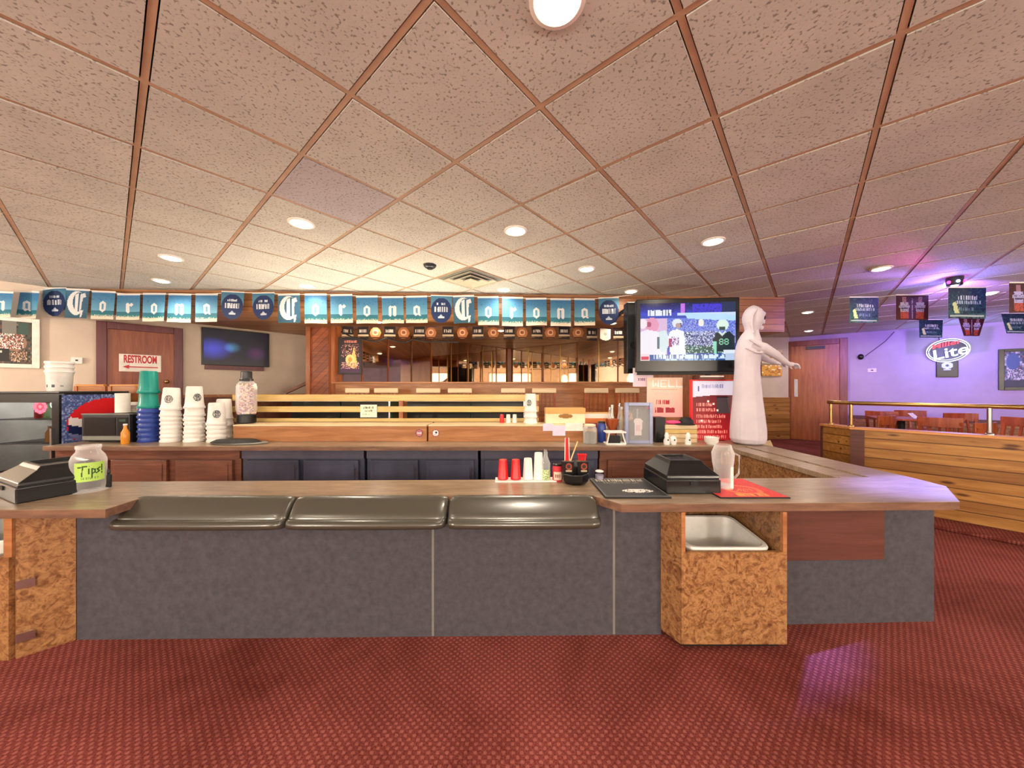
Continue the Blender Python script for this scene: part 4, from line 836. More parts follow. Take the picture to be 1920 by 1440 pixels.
part('bowl',MB().loft([oct_(.06,0),oct_(.08,.02),oct_(.086,.06),oct_(.084,.066),oct_(.076,.066),oct_(.06,.012)],True),'black_plastic',t,bevel=.003)
for x,y in ((-.045,.01),(.045,.01),(0,.035)):
    part('compartment',MB().hexa([(x-.032,y-.03,.05),(x+.032,y-.03,.05),(x+.032,y+.03,.05),(x-.032,y+.03,.05)],[(x-.034,y-.032,.135 if y<.02 else .1),(x+.034,y-.032,.135 if y<.02 else .1),(x+.034,y+.032,.13),(x-.034,y+.032,.13)]),'black_plastic',t,bevel=.003)
for x in (-.042,.05):
    p=Pic(12,16,None); p.ell(6,6,5.4,5.6,(150,60,36)).ell(6,6,3,3.2,(40,26,24)); p.rect(1,12,11,15,(170,156,130)); picpart('sticker',p,lambda u,v:V((x+(u-.5)*.04,-.0255-.065+.001*0+.07*abs(0),.022+(1-v)*.055)),'print',t) if False else picpart('sticker',p,lambda u,v:V((x+(u-.5)*.044,-.0245,.07+.058*(1-v))),'print',t)
t=thing('straw_pack','tall red and white striped straw pack standing in the black caddy','straws',(.338,2.125,BT+.137)); part('sleeve',MB().hexa([(-.012,-.01,0),(.012,-.01,0),(.012,.01,0),(-.012,.01,0)],[(-.01,-.01,.135),(.006,-.01,.135),(.006,.01,.135),(-.01,.01,.135)]),'red_plastic',t)
for s in (-1,1): part('white_stripe',MB().beam((s*.014,-.012,0),(s*.011-.001,-.012,.14),.005,.004),'paper',t)
solo('stir_stick',MB().beam((0,0,0),(.042,-.01,.12),.013,.008),'tan_stick','pale wooden stick leaning in the black caddy beside the straw pack','stick',(.358,2.11,BT+.136),bevel=.002)
for k in range(4): solo('cocktail_pick',MB().tube([(0,0,0),(.003*k-.004,0,.03)],.005).ball((.003*k-.004,0,.034),.0085,4),'red_plastic','red cocktail pick in the right pocket of the black caddy','pick',(.413+.011*k,2.12-.006*(k%2),BT+.137),0,'red picks in the black caddy')
jar('small pale blue jar with a white lid right behind the black caddy',1124,900,2.17,.03,.06,'smoke_glass','lilac_paper','white_plastic','small_jar')
# mats
p=Pic(60,44,(28,30,30)); p.speck(0,0,60,44,[(34,36,36),(22,24,24)],.6); 
p.scrib(4,3,56,9,(206,196,170),2); p.scrib(10,11,48,14,(120,120,104),2); p.ell(36,32,15,3.6,(226,222,216)); p.speck(22,28,50,36,[(28,30,30),None and 0 or (28,30,30)],.18); p.rect(28,28,44,30,(216,212,206))
for s in ((0,0,60,1),(0,43,60,44),(0,0,1,44),(59,0,60,44)): p.rect(*s,(110,112,116))
t=thing('bar_mat','black rubber bar mat with white lettering and emblem on the bar','mat',(.665,2.0,BT)); part('rubber',MB().box(-.175,.175,-.19,.19,0,.009),'black_matte',t,bevel=.003); picpart('printed_top',p,lambda u,v:V(((u-.5)*.34,(.5-v)*.37,.0098)),'print',t)
p=Pic(60,44,(222,44,40)); p.speck(0,0,60,44,[(214,40,36),(232,60,50)],.5); p.ell(34,28,16,11,(240,120,70)).ell(34,28,12,8,(224,60,44)).rect(12,14,30,20,(110,60,40)); p.speck(12,12,32,22,[(150,110,60),(90,50,36),(222,44,40)],.6); p.rect(16,38,46,41,(160,30,30)); p.scrib(18,36,46,42,(250,150,60),1); p.speck(24,26,42,32,[(250,170,70),(200,50,40)],.3)
t=thing('bar_mat','red bar mat with a yellow emblem under the clear pitcher','mat',(1.275,2.0,BT)); part('rubber',MB().box(-.18,.19,-.19,.19,0,.006),'black_matte',t,bevel=.002); picpart('printed_top',p,lambda u,v:V((.005+(u-.5)*.36,(.5-v)*.37,.0068)),'print',t)
t=thing('pitcher','clear plastic pitcher with a narrow waist on the red bar mat','pitcher',(1.215,1.985,BT+.0072))
part('body',MB().lathe([(.05,0),(.0487,.006),(.0470,.1),(.0554,.15),(.0588,.2),(.0462,.235),(.0420,.25)],n=24,cap=False),'clear_plastic',t,smooth=50); part('bottom',MB().lathe([(.0008,.004),(.0462,.006),(.0437,.02),(.0008,.016)],n=24),'clear_plastic',t,smooth=50)
part('handle',MB().tube([(.055,-.02,.2),(.075,-.03,.19),(.072,-.03,.09),(.052,-.02,.06)],.006),'clear_plastic',t,smooth=60); part('white_straps',MB().box(.014,.03,-.049,-.045,.01,.13),'white_plastic',t,'white strip on the front')  # solid white strip stands in for the highlight on the clear plastic
# ================================================================ WHITE HOODED FIGURE
st=[(832,1381,1426),(829,1373,1433),(822,1369,1436),(805,1369,1436),(780,1371,1433),(750,1374,1429),(720,1376,1426),(690,1378,1424),(665,1378,1427),(650,1380,1428),(638,1384,1426),(628,1390,1423),(620,1396,1422),(613,1395,1426),(605,1392,1431),(596,1391,1433),(588,1393,1432),(581,1397,1428),(576,1403,1421),(573,1409,1415)]
GX,GY=2.472,3.6; rings=[]
for y,a,b in st:
    z=H-(y-CY)/F*GY-BT-.001; xa=(a-CX)/F*GY-GX; xb=(b-CX)/F*GY-GX; c=(xa+xb)/2; r=(xb-xa)/2*.88
    ry=r*(.95 if y>640 else .9 if y<625 else 1.05)
    rings.append([V((c+r*math.cos(2*PI*k/28)*(1+.02*math.sin(5*2*PI*k/28)*(y>660)),ry*math.sin(2*PI*k/28)*(1+.03*math.sin(7*2*PI*k/28)*(y>660)),z)) for k in range(28)])
mb=MB().loft(rings)
def gpt(x,y,dy): return V(((x-CX)/F*GY-GX,dy,H-(y-CY)/F*GY-BT))
for sgn,off in ((-1,0),(1,6)):
    dy=sgn*.12; o_=off
    mb.tube([gpt(1402,648,dy*.6),gpt(1418,655-o_*.3,dy),gpt(1438,668-o_*.4,dy*1.05),gpt(1452,678-o_*.6,dy*.9),gpt(1463,684-o_*.8,dy*.8)],[.055,.05,.04,.03,.022],12)
    w0=gpt(1463,684-o_*.8,dy*.8)
    mb.ball(w0+V((.025,0,-.004)),.03,6,sx=1.25,sy=.55,sz=.8)
    for k in range(4):
        fy=(k-1.5)*.013; dz=-.006*abs(k-1.5); ln=(.8,1,.96,.75)[k]
        b0=w0+V((.05,fy*1.0,.004+dz)); mb.tube([b0,b0+V((.03*ln,fy*.35,-.004)),b0+V((.048*ln,fy*.4,-.028)),b0+V((.05*ln,fy*.4,-.05))],[.0095,.009,.0085,.006],7)
    b0=w0+V((.015,-.018*sgn,-.008)); mb.tube([b0,b0+V((.025,-.012*sgn,-.022)),b0+V((.04,-.01*sgn,-.045))],[.011,.0095,.007],7)
# hood fold, brow, nose and chin
mb.tube([gpt(1400,628,-.115),gpt(1397,612,-.105),gpt(1400,594,-.1),gpt(1410,583,-.075)],[.01,.012,.012,.008],8)
mb.ball(gpt(1430,603,-.005),.022,6,sx=.7,sy=.8,sz=1.5); mb.ball(gpt(1426,615,-.005),.024,6); mb.ball(gpt(1427,590,0),.045,6,sx=.6,sy=1.3,sz=.7)
mb.tube([gpt(1390,640,-.14),gpt(1404,650,-.155),gpt(1420,660,-.12)],[.012,.014,.01],8); mb.tube([gpt(1384,655,-.13),gpt(1402,664,-.15),gpt(1424,664,-.11)],[.01,.012,.01],8)
gh=thing('hooded_figure','life-like white hooded ghost figure with outstretched arms standing on the bar wing','figure',(GX,GY,BT+.001)); gh.rotation_euler=(0,0,-.06)
body=part('body',mb,'ghost_cloth',gh); rm=body.modifiers.new('join','REMESH'); rm.mode='VOXEL'; rm.voxel_size=.0055; rm.use_smooth_shade=True
sm=body.modifiers.new('soften','SMOOTH'); sm.factor=.5; sm.iterations=5
for dy in (-.062,.05): part('eye',MB().ball(gpt(1425.5,598,dy*.85),.019,6,sx=.8,sz=1.1),'black_plastic',gh,'dark eye',smooth=180)
m=MB()
for y in (700,728,757,786): 
    yy=H-(y-CY)/F*GY-BT
# ================================================================ BUNTING
def letter(p,ch,c=(238,242,246),ox=20,oy=26,k=1.):
    def R(x0,y0,x1,y1): p.rect(ox+x0*k,oy+y0*k,ox+x1*k,oy+y1*k,c)
    def P(*pts): p.poly([(ox+x*k,oy+y*k) for x,y in pts],c)
    if ch=='o': P((-6,-6),(0,-10),(6,-6),(6,6),(0,10),(-6,6)); p.poly([(ox-1.6*k,oy-5*k),(ox+1.8*k,oy-5*k),(ox+1.8*k,oy+5*k),(ox-1.6*k,oy+5*k)],p.p[oy][2])
    if ch=='r': P((-5,-8),(-2,-10),(1,-8),(1,7),(-1.5,10),(-5,7)); P((1,-7),(5,-10),(8,-7),(5,-3),(1,-4))
    if ch=='n': P((-7,-8),(-4,-10),(-1.5,-8),(-1.5,8),(-4,10),(-7,8)); P((1.5,-8),(4,-10),(7,-8),(7,8),(4.5,10),(1.5,8)); R(-3,-9,4,-6)
    if ch=='a': P((-6,-7),(0,-10),(6,-7),(6,6),(9,9),(5,9.5),(2,7),(-2,9),(-6,6)); p.poly([(ox-1.8*k,oy-5*k),(ox+1.8*k,oy-5*k),(ox+1.8*k,oy+5*k),(ox-1.8*k,oy+4*k)],p.p[oy][2])
def flag_pic(ch):
    p=Pic(40,48); p.grad(0,34,(52,118,172),(112,178,208)); p.speck(0,3,40,14,[(70,132,184),(60,124,176)],.25,2); p.grad(33,42,(44,112,140),(40,128,136)); p.grad(42,48,(236,222,196),(244,232,212)); p.speck(0,40,40,44,[(120,180,180),(220,220,200)],.4)
    p.rect(0,0,40,2,(214,222,226))
    if ch=='C':
        p.grad(2,48,(66,118,154),(50,96,118)); bg=(58,104,136)
        p.ell(19,23,16,20,(240,244,248)); p.ell(23,21,11,16,bg); p.rect(30,8,40,40,bg); p.poly([(16,9),(22,6),(22,39),(16,36)],(240,244,248)); p.poly([(25,8),(33,5),(35,12),(30,14),(28,40),(25,38)],(226,234,240)); p.poly([(28,36),(33,34),(31,46),(28,47)],(232,238,242)); p.rect(24,8,25,36,bg)
    elif ch=='disc':
        for y in range(48):
            for x in range(40):
                if y>22: p.p[y][x]=None
        p.grad(0,22,(70,126,160),(90,150,180)); 
        for y in range(22,48):
            for x in range(40): p.p[y][x]=None
        p.ell(20,25.5,19.5,22,(30,52,102)); p.scrib(11,12,29,16,(206,220,236),1); p.scrib(7,19,33,28,(226,234,244),1); p.rect(14,36,26,39,(214,226,238)); p.poly([(16,36),(20,32),(24,36)],(190,206,226))
    else: letter(p,ch)
    return p
FY=lambda X: 4.57+(X+5.95)*.0469
fl=[(3,548,592,'n','pennant with a white n cut by the left edge of the picture'),(52,547,594,'a','first pennant with a white a, next to the cut-off one at the left edge'),(103,541,591,'disc','leftmost round navy pennant, above the white-framed collage'),(147,543,594,'C','leftmost pennant with an ornate white capital, left above the restroom door'),
(195,547,596,'o','pennant with a white o above the left post of the restroom door frame'),(242,552,597,'r','pennant with a white r above the restroom door'),(290,551,600,'o','pennant with a white o above the middle of the restroom door'),(338,552,602,'n','pennant with a white n above the right post of the restroom door frame'),(388,552,601,'a','pennant with a white a above the left end of the wall television'),
(437,548,597,'disc','round navy pennant above the middle of the wall television'),(494,550,598,'disc','round navy pennant above the right end of the wall television'),
(542,552,603,'C','ornate white capital pennant between wall television and plank pillar'),(592,552,604,'o','pennant with a white o right over the plank pillar'),(640,553,603,'r','pennant with a white r above the dark golden poster'),(688,556,604,'o','pennant with a white o just right of the dark golden poster'),(736,557,604,'n','pennant with a white n in the middle word, left half of the mirrors'),(781,556,603,'a','pennant with a white a left of the round pennant over the mirrors'),
(828,555,604,'disc','round navy pennant over the left half of the mirrors'),(869,555,604,'C','ornate white capital pennant over the mirrors, right beside a round one'),(915,557,607,'o','pennant with a white o just left of the mirror corner'),(961,558,609,'r','pennant with a white r right over the mirror corner'),(1005,560,608,'o','pennant with a white o first right of the mirror corner'),(1051,561,609,'n','pennant with a white n second right of the mirror corner'),(1096,561,608,'a','pennant with a white a next to the round pennant at the right end'),
(1141,559,607,'disc','rightmost round pennant, nearest the hanging television')]
pts=[]
for i,(x,y0,y1,ch,lb) in enumerate(fl):
    X=(x-CX)/F*4.62; 
    for _ in range(4): Y=FY(X)-.1; X=(x-CX)/F*Y
    if x<75:
        q_=onw(x,y0,PL+NL*.06,AD); X,Y=q_.x,q_.y
    zt=H-(y0-CY)/F*Y; hgt=(y1-y0)/F*Y+.02; w=.287; tl_=random.uniform(-.04,.04); cv=random.uniform(.006,.018); ph=random.uniform(0,6)
    p=flag_pic(ch)
    def fn(u,v,w=w,hgt=hgt,cv=cv,ph=ph): return V(((u-.5)*w,-.004-cv*v*(1+math.sin(u*5+ph)),-v*hgt))
    nm='round_pennant' if ch=='disc' else 'pennant'
    t=thing(nm,'blue '+lb if ch!='disc' else lb,'pennant',(X,Y,zt),math.atan(.0464)+random.uniform(-.03,.03),'blue pennants along the bar fascia'); t.rotation_euler[1]=tl_
    picpart('cloth',p,fn,'cloth_print',t); part('top_hem',MB().box(-w/2,w/2,-.006,.001,-.002,.01),'cord',t)
    pts.append(V((X,Y,zt+.004)))
cp=[]
for a,b in zip(pts,pts[1:]):
    cp+=[a,(a+b)/2+V((0,0,-.004))]
cp.append(pts[-1]); cp=[V((-7,4.4,2.58))]+cp+[pts[-1]+V((.35,.02,.05))]
solo('cord',MB().tube(cp,.004,6),'cord','white cord carrying the blue pennants along the fascia','cord')
sf=[(652,'dark'),(681,'dark'),(704,'disc'),(731,'dark'),(757,'disc'),(786,'dark'),(808,'disc'),(840,'dark'),(867,'disc'),(896,'dark'),(925,'disc'),(955,'dark'),(979,'disc'),(1007,'dark'),(1032,'disc'),(1058,'dark'),(1084,'disc'),(1110,'dark'),(1135,'white'),(1160,'dark')]
pts=[]; nd=0; ndisc=0
for x,k in sf:
    Y=5.35; X=(x-CX)/F*Y; zt=H-((613 if x<1090 else 616)-CY)/F*Y; p=Pic(20,24,None)
    if k=='dark':
        p.rect(0,0,20,24,(34,24,26)); p.scrib(3,5,17,11,(200,190,180),1); p.rect(0,15,20,18,(200,180,150)); p.poly([(0,18),(20,18),(20,19),(0,21)],(120,90,60)); nd+=1; lb='small black pennant over the mirrors, %scounted from the left'%(NTH[nd-1]+' ')
    elif k=='disc':
        p.ell(10,12,9.6,11.5,(176,110,64)).ell(10,11,5.5,6,(222,180,140)).ell(10,11,3,3.4,(150,80,60)); p.rect(3,20,17,22,(60,26,20)); ndisc+=1; lb='small round brown pennant over the mirrors, %scounted from the left'%(NTH[ndisc-1]+' ')
    else: p.rect(0,0,20,20,(250,244,226)).ell(10,18,9.6,5.6,(250,244,226)).ell(10,11,3,3,(200,190,190)); lb='small bright white pennant near the right end over the mirrors'
    t=thing('small_pennant',lb,'pennant',(X,Y,zt),random.uniform(-.15,.15),'small dark and brown pennants over the mirrors')
    picpart('cloth',p,lambda u,v:V(((u-.5)*.172,-.003-.012*v*math.sin(u*4),-v*.19)),'cloth_print',t); part('top_hem',MB().box(-.086,.086,-.004,.001,0,.008),'black_matte',t); pts.append(V((X,Y,zt+.004)))
cp=[V((-3.0,5.35,SOF-.01))]
for a,b in zip(pts,pts[1:]): cp+=[a,(a+b)/2+V((0,0,-.012))]
cp+=[pts[-1],V((1.95,5.35,SOF-.01))]
solo('cord',MB().tube(cp,.004,6),'dark_cord','dark cord carrying the small pennants over the mirrors','cord')
gl=[V((at(x,y,5.3))) for x,y in ((640,622),(660,632),(690,638),(705,640),(725,634),(745,640),(760,642),(775,636),(800,641),(830,640),(860,642))]
solo('garland',MB().tube(gl,.012,6),'black_matte','black garland drooping below the small pennants, left half of the mirrors','garland')
# hanging banners at right
def banner(label,x0,x1,y0,y1,Y,kind,taper=0,rot=0):
    a,b=at(x0,y1,Y),at(x1,y0,Y); w=b.x-a.x; h=b.z-a.z; p=Pic(48,36,(22,44,54))
    if kind=='green':
        p.grad(0,36,(24,40,62),(44,98,96)); p.speck(0,0,48,36,[(30,54,70),(40,84,84),(24,40,60)],.5,2); p.scrib(12,9,40,14,(200,216,206),2); p.scrib(10,15,42,19,(170,190,190),2); p.rect(2,32,46,34,(170,190,180)); p.poly([(5,18),(9,16),(13,30),(7,30)],(210,226,150)); p.scrib(12,23,36,27,(110,140,150),2)
    else:
        p.grad(0,36,(60,16,24),(74,22,26))
        for cx in (12,36): p.rect(cx-3,2,cx+3,10,(150,110,110)).rect(cx-6,10,cx+6,24,(176,170,190)).rect(cx-6,24,cx+6,34,(176,74,52)).rect(cx-8,14,cx+8,18,(160,160,180)).rect(cx-5,18,cx+5,20,(70,60,90))
        p.rect(23,4,25,34,(150,140,150)); p.speck(0,0,48,36,[(60,14,24),(90,30,34)],.12)
    t=thing('hanging_banner',label,'banner',((a.x+b.x)/2,Y,b.z),rot,'beer banners hanging at the right')
    picpart('cloth',p,lambda u,v:V(((u-.5)*w*(1-taper*v),-.01*math.sin(u*6)*v,-v*h)),'cloth_print',t); part('top_hem',MB().box(-w/2,w/2,-.004,.001,0,.012),'cord',t)
    return V(((a.x+b.x)/2,Y,b.z)),w
B1=[banner('green banner with pale lettering, leftmost of the front row at right',1593,1647,558,605,4.3,'green'),banner('dark red banner with two bottles, second in the front row at right',1680,1741,554,600,4.1,'red'),banner('largest green banner with pale lettering, right over the oval neon sign',1778,1849,540,597,3.8,'green'),banner('dark red bottle banner cut by the right edge of the picture',1892,1960,531,587,3.6,'red')]
B2=[banner('small green banner in the rear row, left of the oval neon sign',1723,1768,600,633,6.2,'green',.04),banner('small dark red banner in the rear row, tapering, under the largest green one',1797,1847,596,630,5.9,'red',.4),banner('small dark green banner in the rear row at the right edge of the picture',1877,1936,588,625,5.6,'green',.35)]
for B,lb,e in ((B1,'pale cord carrying the front row of hanging banners at right',(1570,559,4.45)),(B2,'pale cord carrying the rear row of hanging banners at right',(1700,602,6.4))):
    c_=[at(*e)]
    for q,w in B: c_+=[q+V((-w/2,0,.005)),q+V((w/2,0,.005))]
    c_.append(c_[-1]+V((.5,-.3,.04)))
    solo('banner_cord',MB().tube(c_,.004,6),'cord',lb,'cord')
# ================================================================ RIGHT-HAND SIDE
th=math.atan2(-.768,.64)
dvd=thing('railed_divider','low knotty pine divider with a brass handrail at right','divider',(3.839,3.893,.035))
o=part('plank_panel',MB().box(.0,4,0,.1,0,.82),'pine_planks',dvd); o.rotation_euler=(0,0,th)
part('plank_panel',MB().box(0,.1,0.0,.36,0,.82),'pine_planks',dvd)
o=part('cap_board',MB().box(-.02,4.02,-.025,.125,.82,.848),'cap_wood',dvd,bevel=.005); o.rotation_euler=(0,0,th)
part('cap_board',MB().box(-.025,.125,.0,.385,.82,.848),'cap_wood',dvd,bevel=.005)
o=part('corner_post',MB().box(-.012,.10,-.014,-.001,0,.82),'brown_board',dvd); o.rotation_euler=(0,0,th); part('end_post',MB().box(-.01,.11,.361,.385,0,.82),'brown_board',dvd)
D3=V((.64,-.768,0)); c0=V((.0,.04,0)); off=V((.04,.05,0))
part('handrail',MB().tube([V((.04,.33,1.115)),off+V((0,0,1.115)),off+D3*2+V((0,0,1.115)),off+D3*4+V((0,0,1.115))],.022,12),'brass',dvd,smooth=60)
for p_ in (V((.04,.3,0)),off.copy(),off+D3*.93,off+D3*2.3): part('rail_post',MB().tube([p_+V((0,0,.848)),p_+V((0,0,1.11))],.016,12).lathe([(.03,.848),(.03,.858),(.018,.868)],c=(p_.x,p_.y,0),n=14),'steel' if p_.y<-.3 else 'brass',dvd,smooth=60)
def armchair(label):
    t=thing('wooden_chair',label,'chair',(0,0,0),group='wooden chairs beyond the divider')
    part('seat',MB().box(-.22,.22,-.22,.22,.43,.47),'chair_wood',t,bevel=.015)
    for x,y in ((-.19,-.19),(.19,-.19),(-.19,.19),(.19,.19)): part('leg',MB().beam((x*1.12,y*1.12,0),(x,y,.43),.04,.04),'chair_wood',t)
    for x in (-.2,.2): part('back_post',MB().beam((x,-.19,.47),(x*1.05,-.25,.78),.04,.035),'chair_wood',t)
    for k in range(3): part('spindle',MB().beam((-.1+.1*k,-.2,.47),(-.1+.1*k,-.245,.72),.03,.02),'chair_wood',t)
    part('top_rail',MB().loft([[V((x,-.245-.05*(1-(x/.24)**2)+d,z)) for d,z in ((0,.69),(.03,.69),(.03,.845),(0,.845))] for x in (-.24,-.16,-.08,0,.08,.16,.24)]),'chair_wood',t,bevel=.006)
    part('stretcher',MB().beam((-.2,-.2,.2),(.2,-.2,.2),.02,.02).beam((-.2,.2,.2),(.2,.2,.2),.02,.02),'chair_wood',t)
    return t
ch0=armchair('wooden chair nearest the wooden door, beyond the brass rail')
c_=at(1630,775,6.2); ch0.location=(c_.x,c_.y,0); ch0.rotation_euler=(0,0,.3)
for x,Y,r,lb in ((1655,7.3,-.9,'wooden chair turned sideways just right of the chair nearest the door'),(1716,7.2,2.6,'wooden chair on the far side of the table, partly hidden by it'),(1758,5.75,-.8,'wooden chair at the right end of the table, turned sideways'),(1800,5.0,.25,'wide-backed wooden chair in the middle, its back to the camera'),(1822,6.35,2.8,'lighter wooden chair behind the wide-backed one'),(1885,5.6,1.5,'wooden chair seen edge-on right of the steel rail post')):
    c_=at(x,770,Y); dup(ch0,(c_.x,c_.y,0),r,lb)
t=thing('dining_table','wooden dining table between the chairs beyond the divider','table',(at(1690,790,6.6).x,6.6,0),-.6); part('tabletop',MB().box(-.42,.42,-.4,.4,.72,.76),'chair_wood',t,bevel=.008); part('pedestal',MB().lathe([(.05,.03),(.05,.72)],n=16),'black_matte',t); part('foot',MB().beam((-.3,0,.02),(.3,0,.02),.07,.04).beam((0,-.3,.02),(0,.3,.02),.07,.04),'black_matte',t)
t=thing('menu_leaflet','leaflet lying tented on the dining table','menu',(at(1704,780,6.55).x,6.55,.76),.5); part('cover',MB().hexa([(-.14,-.1,0),(.14,-.1,0),(.14,-.094,0),(-.14,-.094,0)],[(-.14,-.02,.09),(.14,-.02,.09),(.14,-.014,.09),(-.14,-.014,.09)]),'paper',t)
# oval neon sign and neighbours on the right wall
wr=math.atan2(BD.y,BD.x); c=onw(1777,657,PR+NR*.09,BD)
e0,e1=onw(1737,660,PR+NR*.09,BD),onw(1818,660,PR+NR*.09,BD); ww=(e1-e0).length
t=thing('neon_sign','tilted oval white neon sign with a red word on top, on the right wall','neon sign',(c.x,c.y,c.z),wr)
k=ww/2/.98; tilt=.26
def el(a,b,n=40): return [V((a*math.cos(q)*math.cos(tilt)-b*math.sin(q)*math.sin(tilt),0,a*math.cos(q)*math.sin(tilt)+b*math.sin(q)*math.cos(tilt))) for q in [2*PI*i/n for i in range(n+1)]]
hb=.235
part('outer_tube',MB().tube(el(k,hb),.009,8),'neon_white',t,smooth=60); part('inner_tube',MB().tube(el(k*.9,hb*.84),.007,8),'neon_white',t,smooth=60)
part('back_plate',MB().loft([[p+V((0,.035,0)) for p in el(k*.98,hb*.97)[:-1]],[p+V((0,.045,0)) for p in el(k*.98,hb*.97)[:-1]]]),'dark_gray',t)
textpart('Lite',.29,'neon_white',t,(.02,-.004,-.05),rot=(PI/2,-tilt,0),name='white_word',ext=.006,sx=1.15,shear=.15)
textpart('Miller',.12,'neon_red',t,(-.03,-.004,.125),rot=(PI/2,-tilt,0),name='red_word',ext=.008,sx=1.5,shear=.2)
part('wall_bracket',MB().box(-.06,.06,.045,.09,-.06,.06),'black_matte',t); lamp('POINT',(c.x-.35,c.y-.4,c.z-.05),20,(.3,.34,1),shadow_soft_size=.3); part('power_cord',MB().tube([(-.1,.06,.2),(-.12,.07,.5),(-.11,.07,.75)],.006),'dark_cord',t)
c=onw(1776,692,PR+NR*.03,BD); t=thing('dark_badge_sign','black plaque with a white crest right under the oval neon sign','sign',(c.x,c.y,c.z-.17),wr); part('plaque',MB().prism([(-.15,0),(.15,0),(.15,.03),(-.15,.03)],0,.34),'black_plastic',t,bevel=.01)
p=Pic(16,16,None); p.ell(8,6,6.5,5.8,(214,232,236)).ell(8,6,2,2.2,(60,90,70)).rect(4,12,12,14,(200,220,226)); picpart('crest',p,lambda u,v:V(((u-.5)*.2,-.004,.12+(1-v)*.2)),'print',t)
c=onw(1614,669,PR+NR*.04,BD); t=thing('wall_camera','small dark dome on the right wall beside the wooden door','camera',(c.x,c.y,c.z),wr); part('dome',MB().ball((0,0,0),.055,8,sy=.7,sz=1.2),'black_plastic',t,smooth=180); q0=onw(1620,666,PR+NR*.02,BD)-c; 
R_=Matrix.Rotation(-wr,3,'Z'); pth=[R_@(onw(x,y,PR+NR*.015,BD)-c) for x,y in ((1622,668),(1640,655),(1660,640),(1677,622))]; part('cable',MB().tube(pth,.006),'dark_cord',t)
c=onw(1635,698,PR+NR*.01,BD); t=thing('wall_switch','small pale switch plate on the right wall under the dark dome','switch',(c.x,c.y,c.z),wr); part('plate',MB().box(-.07,.07,-.012,.0,0,.09),'white_plastic',t); part('toggle',MB().box(-.02,.02,-.022,-.012,.03,.06),'black_plastic',t)
a,b=onw(1872,731,PR+NR*.03,BD),onw(2010,657,PR+NR*.03,BD); zt=onw(1920,653,PR+NR*.03,BD).z; zb=onw(1920,731.5,PR+NR*.03,BD).z; wp=(V((b.x,b.y,0))-V((a.x,a.y,0))).length
t=thing('wall_picture','black-framed blue and grey picture at the right edge of the picture','picture',((a.x+b.x)/2,(a.y+b.y)/2,zb),wr); f=MB(); hh=zt-zb
for q in ((-wp/2,-wp/2+.07,0,hh),(wp/2-.07,wp/2,0,hh),(-wp/2+.07,wp/2-.07,0,.06),(-wp/2+.07,wp/2-.07,hh-.06,hh)): f.box(q[0],q[1],-.01,.025,q[2],q[3])
part('frame',f,'black_plastic',t,bevel=.005)
p=Pic(52,36,(70,84,112)); p.speck(0,0,52,36,[(90,110,140),(150,160,180),(200,204,216),(60,70,100),(120,100,120)],.85,2); p.ell(8,10,6,9,(70,100,160)); p.rect(20,3,32,22,(176,110,130)); p.speck(2,18,40,28,[(220,224,232),(150,160,176),(90,100,120)],.7); p.rect(0,29,52,36,(46,56,84)); picpart('print',p,flat(wp-.14,hh-.12,0,.06),'print',t)
# fittings on the ceiling
vc=gp(2.5,-2.5); t=thing('air_vent','square louvred air vent set into the ceiling in place of a tile','air vent',(vc.x,vc.y,CEIL-.03),math.atan2(AD.y,AD.x))
for k,(ro,ri,z0) in enumerate(((.295,.24,.02),(.225,.17,.008),(.155,.10,-.002))):
    m=MB(); m.loft([[V((x*ro,y*ro,z0+.012)) for x,y in ((-1,-1),(1,-1),(1,1),(-1,1))],[V((x*ro,y*ro,z0)) for x,y in ((-1,-1),(1,-1),(1,1),(-1,1))],[V((x*ri,y*ri,z0+.03)) for x,y in ((-1,-1),(1,-1),(1,1),(-1,1))]],False); part('louvre_ring',m,'vent_paint',t)
part('centre_plate',MB().box(-.07,.07,-.07,.07,-.002,.006),'vent_paint',t); part('throat',MB().box(-.29,.29,-.29,.29,.0275,.034),'tray_gray',t)
c=atz(806,497,CEIL); t=thing('smoke_detector','small dark round detector on the ceiling left of the square air vent','smoke detector',(c.x,c.y,CEIL-.035)); part('housing',MB().lathe([(.03,0),(.05,.004),(.065,.02),(.07,.036)],n=20),'dark_gray',t,smooth=50); part('cover',MB().lathe([(.03,-.008),(.03,.002)],n=16),'black_matte',t)
c=atz(1790,520,CEIL); t=thing('party_light','party light on the ceiling glowing pink and blue over the divider','party light',(c.x,c.y,CEIL-.11)); part('housing',MB().lathe([(.03,.0),(.06,.01),(.07,.05),(.07,.11)],n=20),'black_plastic',t,smooth=50)
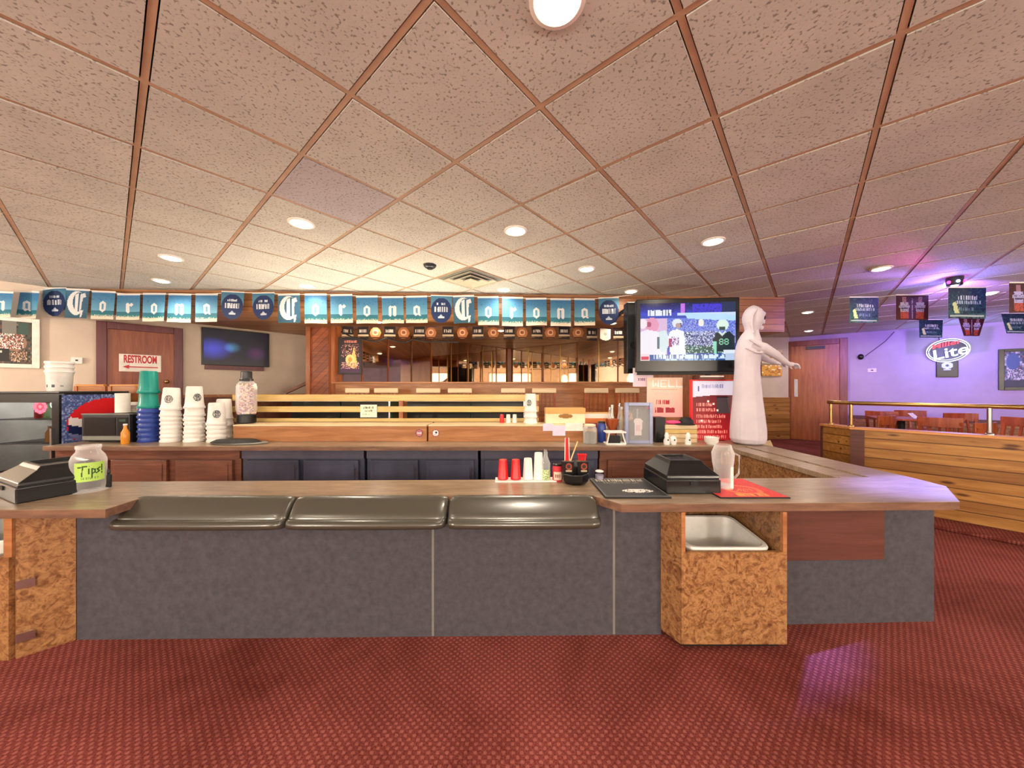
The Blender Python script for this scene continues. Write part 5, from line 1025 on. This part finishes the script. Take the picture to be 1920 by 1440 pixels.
for k in range(6): part('led_lens',MB().ball((.068*math.cos(k*PI/3),.068*math.sin(k*PI/3),.05),.018,5),'led_pink' if k%2 else 'led_blue',t)
pc=V((c.x,c.y,CEIL-.16)); BLUE=(.22,.22,1); PINK=(1,.12,.55); VIO=(.45,.2,1)
t=thing('party_light','blue party light on the ceiling over the carpet at right, outside the picture','party light',(5.3,2.75,CEIL-.11)); part('housing',MB().lathe([(.03,.0),(.06,.01),(.07,.05),(.07,.11)],n=20),'black_plastic',t,smooth=50); part('led_lens',MB().ball((-.06,.02,.03),.02,5),'led_blue',t)  # unseen fixture added to throw blue onto the bar corner
o=lamp('SPOT',(5.24,2.72,CEIL-.14),4200,BLUE,spot_size=.17,spot_blend=1,shadow_soft_size=.03); aim(o,(2.42,2.06,BT))
o=lamp('SPOT',pc,470,VIO,spot_size=1.3,spot_blend=1,shadow_soft_size=.05); aim(o,onw(1790,670,PR,BD))
o=lamp('SPOT',pc,26,VIO,spot_size=2.2,spot_blend=.8,shadow_soft_size=.05); aim(o,(3.2,4.6,CEIL))
lamp('POINT',pc+V((0,0,.06)),34,BLUE,shadow_soft_size=.06)
o=lamp('SPOT',pc,150,PINK,spot_size=.35,spot_blend=.9,shadow_soft_size=.05); aim(o,atz(1225,330,CEIL))
o=lamp('SPOT',pc,130,VIO,spot_size=.5,spot_blend=.9,shadow_soft_size=.05); aim(o,atz(1300,500,CEIL))
# leaning board and notices by the far wall
solo('leaning_board',MB().beam((0,0,0),(-.2,.1,.62),.05,.2).beam((-.3,.1,0),(-.22,.1,.6),.05,.05),'pale_wood','pale wooden board leaning behind the white hooded figure','board',(3.42,4.35,0))
for x0,y0,x1,y1,lb,cols in ((1428,655,1467,682,'small picture in a wooden frame above the yellow one on the far wall',(222,206,170)),(1428,684,1466,705,'yellow picture on the far wall behind the white hooded figure',(230,170,60))):
    p=Pic(24,16,cols); p.speck(0,0,24,16,[tuple(int(k_*.8) for k_ in cols),(250,236,200),(190,120,60)],.35,2); tt,w_,h_=board('wall_picture',lb,'picture',x0,y0,x1,y1,8.9,p,'print','door_frame_wood',.03,0,'pictures on the far wall')
